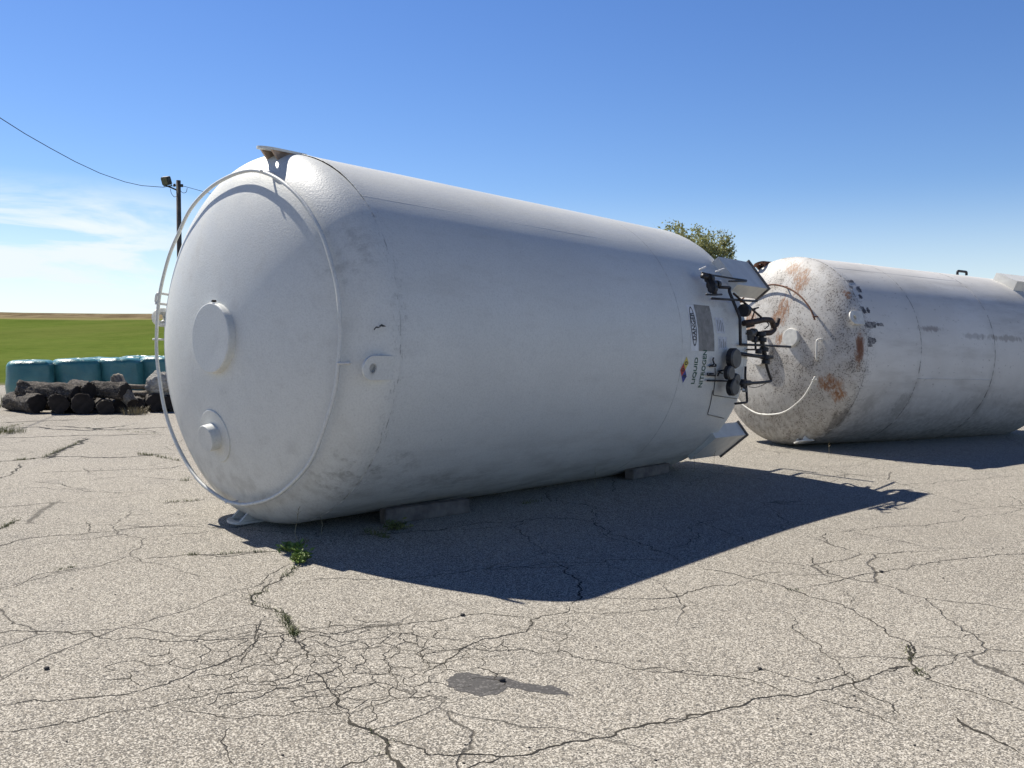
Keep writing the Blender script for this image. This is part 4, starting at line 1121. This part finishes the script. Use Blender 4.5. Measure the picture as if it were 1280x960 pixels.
def log(p, q, r, label, seed, mat=None, r2=None, name='log', cut=True):
    p, q = Vector(p), Vector(q); d = q - p; L = d.length
    rot = d.to_track_quat('X', 'Z').to_matrix()
    o = None
    bm = bmesh.new(); seg, n = 40, max(8, int(L / .05)); rings = []
    r2 = r2 or r * .92
    for i in range(n + 1):
        x = L * i / n; rg = []
        for k in range(seg):
            a = 2 * PI * k / seg
            rr = r + (r2 - r) * i / n
            rr *= 1 + .07 * mnoise.noise(Vector((x * 3, math.cos(a) * 11, math.sin(a) * 11 + seed * 2))) + .26 * mnoise.noise(Vector((x * 2.2, math.cos(a) * 1.1, math.sin(a) * 1.1 + seed * 5))) + .15 * mnoise.noise(Vector((x * 6, math.cos(a) * 4, math.sin(a) * 4 + seed)))
            rg.append(bm.verts.new((x, math.cos(a) * rr, math.sin(a) * rr + .03 * math.sin(x * 1.5 + seed))))
        rings.append(rg)
    for A_, B_ in zip(rings[:-1], rings[1:]):
        for k in range(seg):
            j = (k + 1) % seg; bm.faces.new((A_[k], A_[j], B_[j], B_[k]))
    ends = [[v.co.copy() for v in rings[0]], [v.co.copy() for v in rings[-1]]]
    bm.faces.new(rings[0][::-1]); bm.faces.new(rings[-1])
    o = link(name, bm, mat or M_BARK, fix=True)
    o.matrix_world = Matrix.Translation(p) @ rot.to_4x4()
    tag(o, label, 'log' if name == 'log' else 'branch', 'logs in the pile' if name == 'log' else None)
    if cut:
        for e, sx in zip(ends, (-1, 1)):
            bm = bmesh.new(); cx = sum(e, Vector()) / len(e)
            vs = [bm.verts.new(cx + (v - cx) * .93 + Vector((sx * .006, 0, 0))) for v in e]
            cv = bm.verts.new(cx + Vector((sx * .004, 0, 0)))
            for k in range(len(vs)): bm.faces.new((vs[k], vs[(k + 1) % len(vs)], cv))
            link('cut_end', bm, M_CUT, o, fix=True, smooth=False)
    return o
def bottom_log(px, py, r, Y, L, label, seed, lean=(-.45, .9)):
    c = at_depth(px, py, Y); c.z = r * .97
    d = Vector((lean[0], lean[1], 0)).normalized()
    return log(c, c + d * L, r, label, seed, r2=r * .95)
bottom_log(47, 509, .20, 19.5, 1.5, 'dark bottom log at the outer end of the pile, beside the weeds', 1, (-.75, .66))
bottom_log(74, 510, .205, 19.3, 1.6, 'dark bottom log second from the outer end, its face tilted down', 2)
bottom_log(104, 508, .22, 19.4, 1.6, 'thick dark bottom log with a pale flaky rim round its cut face', 3)
bottom_log(132, 510, .17, 19.4, 1.5, 'slim bottom log under the middle of the long crosswise log', 4)
bottom_log(149, 506, .17, 19.7, 1.4, 'black bottom log at the foot of the upright grey branch', 5)
bottom_log(171, 508, .165, 19.8, 1.4, 'small bottom log just past the upright grey branch, by the dry grass', 6)
bottom_log(195, 506, .20, 20.0, 1.5, 'bottom log directly beneath the pale stump', 7)
bottom_log(214, 507, .18, 20.1, 1.4, 'bottom log nearest the big tank, half hidden by its head', 8)
def at3(x, y, Y): return at_depth(x, y, Y)
log(at3(27, 484, 20.1), at3(97, 494, 19.6), .175, 'long crooked log lying crosswise on top of the pile at its outer end', 11, r2=.20)
log(at3(92, 484, 20.6), at3(113, 489, 19.7), .185, 'upper log with a round black face pointing at the yard, in mid pile', 12)
log(at3(119, 487, 20.0), at3(157, 491, 19.6), .185, 'straight top log ending in a dark round face against the grey branch', 13)
log(at3(60, 488, 20.5), at3(88, 488, 20.3), .13, 'short upper log tucked behind the long crooked crosswise log', 14)
log(at_depth(40, 505, 20.7), at_depth(215, 505, 21.0), .24, 'long dark log lying on the ground crosswise behind the bottom logs', 18)
log(at3(158, 484.5, 20.6), at3(190, 483.5, 20.6), .055, 'thin pale pole lying flat between the grey branch and the stump, upper one', 15, M_BARKGREY)
log(at3(160, 492, 20.4), at3(190, 491, 20.4), .08, 'thin brown pole lying flat under the thin pale pole', 16, M_BARKGREY)
log(at3(166, 503, 19.6), at3(146, 473, 19.9), .13, 'stout broken grey-barked branch leaning upright in the log pile', 17, M_BARKGREY, r2=.17, name='broken_branch')
def stump():
    bm = bmesh.new(); bmesh.ops.create_icosphere(bm, subdivisions=5, radius=.29)
    for v in bm.verts:
        n = v.co.normalized()
        f = 1 + .16 * mnoise.noise(n * 2.2) + .13 * abs(mnoise.noise(Vector((n.x * 7, n.y * 7, n.z * 3)))) + .05 * mnoise.noise(n * 15)
        v.co = Vector((n.x * .27 * f, n.y * .26 * f, n.z * .28 * f))
    o = link('tree_stump', bm, M_PALEWOOD)
    p = at3(199, 480.5, 20.3); o.location = p
    tag(o, 'pale bleached knobbly stump resting on top of the log pile', 'stump')
stump()

# light pole with floodlight
M_POLE = simple('weathered_pole', (0.10, 0.085, 0.075), .9, var=.25, scale=4, bump=.3)
M_LAMP = simple('lamp_housing', (0.075, 0.075, 0.07), .5, .3, var=.2)
M_LENS = simple('lamp_lens', (0.13, 0.13, 0.10), .2, 0, var=.2)
def light_pole():
    top = at_depth(223, 225.5, 40.2)
    root = empty('light_pole', (top.x, top.y, 0))
    tag(root, 'tall dark wooden pole with one floodlight, standing beyond the near tank', 'light pole')
    bm = bmesh.new(); tube(bm, [(0, 0, -.3), (0, 0, 4), (.0, 0, top.z)], .12, 14, taper=.8); link('pole', bm, M_POLE, root)
    W = lambda x, y, Y=40.0: at_depth(x, y, Y) - Vector((top.x, top.y, 0))
    bm = bmesh.new(); tube(bm, [W(222, 238, 40.2), W(214, 234.5), W(206, 231.5)], .035); br = link('lamp_arm', bm, M_LAMP, root)
    c = W(208, 226)
    rot = Matrix.Rotation(math.radians(-25), 3, 'Z') @ Matrix.Rotation(math.radians(20), 3, 'X')
    bm = bmesh.new(); box(bm, c, (.40, .24, .36), rot, .03); fl = link('floodlight', bm, M_LAMP, root, smooth=False)
    bm = bmesh.new(); box(bm, c + rot @ Vector((0, -.125, 0)), (.33, .02, .29), rot, .004); link('lens', bm, M_LENS, fl, smooth=False)
    bm = bmesh.new(); tube(bm, [c + rot @ Vector((-.22, 0, 0)), c + rot @ Vector((-.22, 0, -.22)), c + rot @ Vector((.22, 0, -.22)), c + rot @ Vector((.22, 0, 0))], .02); link('yoke', bm, M_LAMP, fl)
    for x, y in ((227.5, 232), (218, 231.5)):
        bm = bmesh.new(); tube(bm, [W(222.5, y, 40.2), W(x, y, 40.2)], .02); disc(bm, W(x, y, 40.2) - Vector((0, 0, .06)), (0, 0, 1), .05, .12, 12); link('insulator', bm, M_LAMP, root)
    for pts in ([(225, 238), (229, 241.5), (233, 240.5), (234, 235)], [(213, 236), (214, 242), (218, 246.5), (221, 245)]):
        bm = bmesh.new(); tube(bm, rounded([W(x, y, 40.1) for x, y in pts], .3), .012, 6); link('drop_wire', bm, M_LAMP, root)
light_pole()
def wire(pts, r, label):
    bm = bmesh.new(); tube(bm, pts, r, 6)
    tag(link('overhead_wire', bm, M_BLACK), label, 'wire', 'overhead wires at the pole')
pl = [(-160, 30), (-80, 90), (0, 147.3), (31, 167), (62.5, 185), (93.8, 202), (125, 216.5), (156, 227.3), (177, 232), (204, 234), (218, 232)]
wire([at_depth(x, y, 40.2 - (218 - x) / 218 * 12) for x, y in pl], .013, 'sagging black wire running from the pole out over the green field')
wire([at_depth(x, y, 40.2 + (x - 227) / 100 * 4) for x, y in ((227, 232), (258, 240.5), (300, 250), (360, 262), (440, 275), (520, 285), (600, 290))], .012, 'short visible wire running from the pole to behind the near tank')

# tree behind the tanks
def tree():
    rnd = random.Random(11)
    base = at_depth(853, 420, 46); base.z = 0.55
    root = empty('budding_tree', base)
    tag(root, 'sparse olive-green budding tree standing behind the two tanks', 'tree')
    bm = bmesh.new(); tips = []
    def limb(p, d, L, r, depth):
        pts = [p]; n = 5
        for i in range(n):
            d = (d + Vector((rnd.gauss(0, .12), rnd.gauss(0, .12), rnd.gauss(.05, .08)))).normalized()
            p = p + d * L / n; pts.append(p)
        tube(bm, pts, r, 7 if depth < 2 else 5, taper=.55)
        if depth >= 2: tips.extend(pts[2:])
        if depth < 4:
            for k in range(4 if depth < 2 else 3):
                t = rnd.uniform(.4, 1); q = pts[int(t * n)]
                a = rnd.uniform(0, 2 * PI); sp = rnd.uniform(.5, 1.0)
                nd = (d + Vector((math.cos(a), math.sin(a), rnd.uniform(-.1, .5))) * sp).normalized()
                limb(q, nd, L * rnd.uniform(.55, .75), r * .5, depth + 1)
    limb(Vector((0, 0, 0)), Vector((.05, 0, 1)), 2.6, .17, 0)
    for k in range(4):
        a = k * PI / 2 + .4; limb(Vector((0, 0, 2.0 + .2 * k)), Vector((math.cos(a) * .8, math.sin(a) * .8, .75)).normalized(), 2.2, .09, 1)
    link('trunk', bm, simple('tree_bark', (.09, .075, .06), .95, var=.3), root)
    top0 = max(t.z for t in tips) + .15
    cz, rx, rz = top0 * .70, top0 * .36, top0 * .32
    inside = lambda t: (t.x / rx) ** 2 + (t.y / rx) ** 2 + ((t.z - cz) / rz) ** 2 < 1 + .35 * mnoise.noise(t * 1.3)
    tips = [t for t in tips if inside(t)]
    for _ in range(760):
        d_ = Vector((rnd.gauss(0, 1), rnd.gauss(0, 1), rnd.gauss(0, 1))).normalized() * rnd.uniform(.45, 1.0)
        t = Vector((d_.x * rx, d_.y * rx, cz + d_.z * rz))
        if inside(t) and mnoise.noise(t * 1.6 + Vector((4, 0, 0))) > -.25: tips.append(t)
    bm = bmesh.new()
    k = Mat('budding_leaves')
    c = k.mix(k.mr(k.noise(1.1, 3), .35, .65), (.20, .215, .085), (.36, .36, .17))
    k.set('Base Color', c); k.set('Roughness', .8)
    tr = k.N.new('ShaderNodeBsdfTranslucent'); ms = k.N.new('ShaderNodeMixShader'); ms.inputs[0].default_value = .4
    k.L.new(c, tr.inputs['Color']); k.L.new(k.b.outputs[0], ms.inputs[1]); k.L.new(tr.outputs[0], ms.inputs[2])
    k.L.new(ms.outputs[0], next(n for n in k.N if n.type == 'OUTPUT_MATERIAL').inputs['Surface'])
    for t in tips:
        for _ in range(rnd.randint(11, 18)):
            p = t + Vector((rnd.gauss(0, .13), rnd.gauss(0, .13), rnd.gauss(0, .12)))
            s = rnd.uniform(.035, .075)
            a = Vector((rnd.gauss(0, 1), rnd.gauss(0, 1), rnd.gauss(0, 1))).normalized(); b = a.orthogonal().normalized()
            b = (Matrix.Rotation(rnd.uniform(0, 6), 3, a) @ b)
            bm.faces.new([bm.verts.new(p + b * s * 1.5), bm.verts.new(p + a * s * .6), bm.verts.new(p - b * s * .9), bm.verts.new(p - a * s * .6)])
    link('crown', bm, k.m, root, smooth=False)
    # bring the top of the crown to its height
    top = cz + rz
    want = at_depth(872, 275, 46).z - base.z
    root.scale = (want / top,) * 3
    root['height'] = want
tree()

# weeds, crack grass and debris
def leaf_mat(name, a, b):
    k = Mat(name); k.set('Base Color', k.mix(k.mr(k.noise(9, 3), .35, .65), a, b)); k.set('Roughness', .6); return k.m
M_WEED = leaf_mat('weed_leaf', (.10, .17, .03), (.20, .28, .055))
M_GRASSY = leaf_mat('crack_grass_blade', (.075, .095, .025), (.15, .16, .05))
M_DRY = leaf_mat('dry_stalk', (.22, .18, .10), (.34, .29, .17))
def blade(bm, p, L, w, az, lean, rnd):
    n = 4; prev = None
    side = Vector((-math.sin(az), math.cos(az), 0))
    for i in range(n + 1):
        t = i / n
        c = p + Vector((math.cos(az), math.sin(az), 0)) * (lean * L * t * t) + Vector((0, 0, L * t * (1 - .25 * lean * t)))
        ww = w * (1 - t) ** .7 + .0004
        cur = (bm.verts.new(c + side * ww), bm.verts.new(c - side * ww))
        if prev: bm.faces.new((prev[0], prev[1], cur[1], cur[0]))
        prev = cur
def weed(px, R, H, label, seed, mat=M_WEED, leafy=True, n=70, grp=None, name='weed_clump', cat='weed'):
    rnd = random.Random(seed); bm = bmesh.new()
    for _ in range(n):
        a = rnd.uniform(0, 2 * PI); rr = R * math.sqrt(rnd.random())
        p = Vector((math.cos(a) * rr * .6, math.sin(a) * rr * .6, 0))
        L = H * rnd.uniform(.4, 1)
        if leafy:
            az = a + rnd.gauss(0, .5); tip = p + Vector((math.cos(az) * rr * .8, math.sin(az) * rr * .8, L))
            tube(bm, [p, (p + tip) / 2 + Vector((0, 0, L * .15)), tip], .0018, 4, cap=False)
            for _k in range(4):
                c = p.lerp(tip, rnd.uniform(.4, 1)); s = rnd.uniform(.010, .024)
                d = Vector((rnd.gauss(0, 1), rnd.gauss(0, 1), rnd.gauss(.3, .5))).normalized(); e = d.orthogonal().normalized()
                e = Matrix.Rotation(rnd.uniform(0, 6), 3, d) @ e
                bm.faces.new([bm.verts.new(c), bm.verts.new(c + d * s + e * s * .5), bm.verts.new(c + d * s * 2.2), bm.verts.new(c + d * s - e * s * .5)])
        else:
            blade(bm, p, L, .003, a + rnd.gauss(0, .6), rnd.uniform(.1, .9), rnd)
    o = link(name, bm, mat, smooth=False)
    g = ground(*px); o.location = (g.x, g.y, g.z + 0.002)
    return tag(o, label, cat, grp)
weed((376, 703), .06, .085, 'bright green leafy weed growing at the edge of the tank shadow', 1, n=60)
weed((364, 688), .09, .05, 'darker low weed inside the tank shadow, behind the bright green one', 2, n=40)
weed((10, 508), .9, .35, 'rough weeds at the outer end of the log pile', 3, M_GRASSY, False, 420)
weed((168, 518), .45, .22, 'dry yellow grass tuft in front of the bottom logs', 4, M_DRY, False, 260)
weed((496, 662), .10, .07, 'weeds in the shade under the tank by the long timber', 5, M_GRASSY, n=40)  # darker grass colour stands in for the shade under the tank
weed((8, 541), .5, .14, 'low straggly grass on the pavement at the picture edge', 6, M_GRASSY, False, 260)
def crack_grass():
    rnd = random.Random(5); bm = bmesh.new()
    runs = [(A((690, 500), (655, 510), (665, 535), (720, 548), (745, 570), (765, 600), (770, 622)), 260, .035), (A((730, 562), (765, 600), (768, 618)), 260, .06), (A((740, 462), (780, 432)), 120, .05),
            (A((110, 152), (160, 130), (210, 110)), 330, .10), (A((360, 142), (400, 146), (470, 160)), 330, .09), (A((40, 158), (90, 154)), 120, .08), (A((490, 405), (510, 403)), 60, .05),
            (A((420, 268), (520, 262)), 120, .05), (A((470, 212), (495, 210)), 60, .10), (A((560, 402), (690, 396)), 140, .04), (A((0, 336), (45, 314)), 130, .06), (A((-10, 80), (60, 62)), 200, .10),
            (S((230, 222), (290, 205)), 120, .06), (Cc((470, 397), (500, 400)), 40, .03), (Cc((840, 570), (855, 600), (850, 625)), 60, .03), (Cc((870, 645), (895, 672)), 50, .03), (B((160, 545), (210, 580), (218, 620)), 60, .02),
            (S((440, 180), (500, 200)), 160, .13), (S((860, 108), (900, 100)), 60, .1), (A((150, 445), (195, 436)), 60, .04), (A((280, 30), (380, 40)), 200, .1), (A((310, 80), (420, 90)), 120, .06)]
    for line, n, H in runs:
        g = [ground(x, y) for x, y in line]
        for _ in range(int(n * .6)):
            i = rnd.randrange(len(g) - 1); p = g[i].lerp(g[i + 1], rnd.random()) + Vector((rnd.gauss(0, .018), rnd.gauss(0, .018), 0))
            p.z = gz(p.x, p.y) + 0.002
            blade(bm, p, H * .6 * rnd.uniform(.3, 1), .0024, rnd.uniform(0, 2 * PI), rnd.uniform(.2, 1.2), rnd)
    tag(link('crack_grass', bm, M_GRASSY, smooth=False), 'short grass sprouting along the pavement cracks', 'grass', kind='stuff')
crack_grass()
def stalks():
    for i, (px, H, lab) in enumerate((((371, 674), .28, 'tall dry grass stem before the tank head, over the dark weed'), ((402, 668), .22, 'shorter dry grass stem right of the tall one before the tank head'), ((744, 612), .25, 'lone dry stem under the middle of the near tank'), ((867, 590), .24, 'dry stem on sunlit paving beside the lower tank leg'), ((893, 586), .22, 'dry stem right below the lower tank leg tip'), ((1036, 572), .2, 'lone dry stem on paving before the rusty tank'))):
        rnd = random.Random(40 + i); bm = bmesh.new()
        p = Vector((0, 0, 0)); pts = [p]
        for k in range(6):
            p = p + Vector((rnd.gauss(0, .008), rnd.gauss(0, .008), H / 6)); pts.append(p)
        tube(bm, pts, .0028, 5, taper=.5)
        for k in range(5): blade(bm, pts[4 + k % 3], .05, .002, rnd.uniform(0, 6), .8, rnd)
        o = link('dry_stem', bm, M_DRY, smooth=False); g = ground(*px); o.location = g
        tag(o, lab, 'dry stem', 'dry stems sprouting through the paving')
stalks()
M_PEBBLE = simple('dark_pebble', (.045, .042, .04), .85, var=.4, scale=30, bump=.3)
def pebble_bm(bm, c, s, rnd):
    g = bmesh.ops.create_icosphere(bm, subdivisions=2, radius=1)
    for v in g['verts']:
        n = v.co.normalized(); f = 1 + .35 * mnoise.noise(n * 1.5 + Vector((rnd.random() * 9, 0, 0)))
        v.co = Vector(c) + Vector((n.x * s * f * 1.2, n.y * s * f, (n.z * .7 + .4) * s * f))
rp = random.Random(3)
for px, s, lab in ((B((583, 389))[0], .013, 'black pebble lying in the dark damp stain'), (B((456, 179))[0], .012, 'small round black pebble on the crack before the shadow tip'), (A((122, 703))[0], .012, 'small brown clod on the open pavement, left foreground'), (Cc((378, 650))[0], .009, 'small black pebble on a thin crack right of the stain'), (Cc((762, 343))[0], .012, 'small dark pebble by the long joint on the right-hand pavement')):
    bm = bmesh.new(); pebble_bm(bm, (0, 0, 0), s, rp)
    o = link('pebble', bm, M_PEBBLE); g = ground(*px); o.location = (g.x, g.y, g.z + .003)
    tag(o, lab, 'pebble', 'pebbles on the pavement')
bm = bmesh.new()
for _ in range(420):
    Yp = 2.5 + 14 * rp.random() ** 1.6; Xp = rp.uniform(-.65, .65) * Yp
    pebble_bm(bm, (Xp, Yp, gz(Xp, Yp)), rp.choice((.002, .003, .003, .004, .005)), rp)
tag(link('loose_grit', bm, M_PEBBLE), 'scattered dark grit on the pavement', 'grit', kind='stuff')
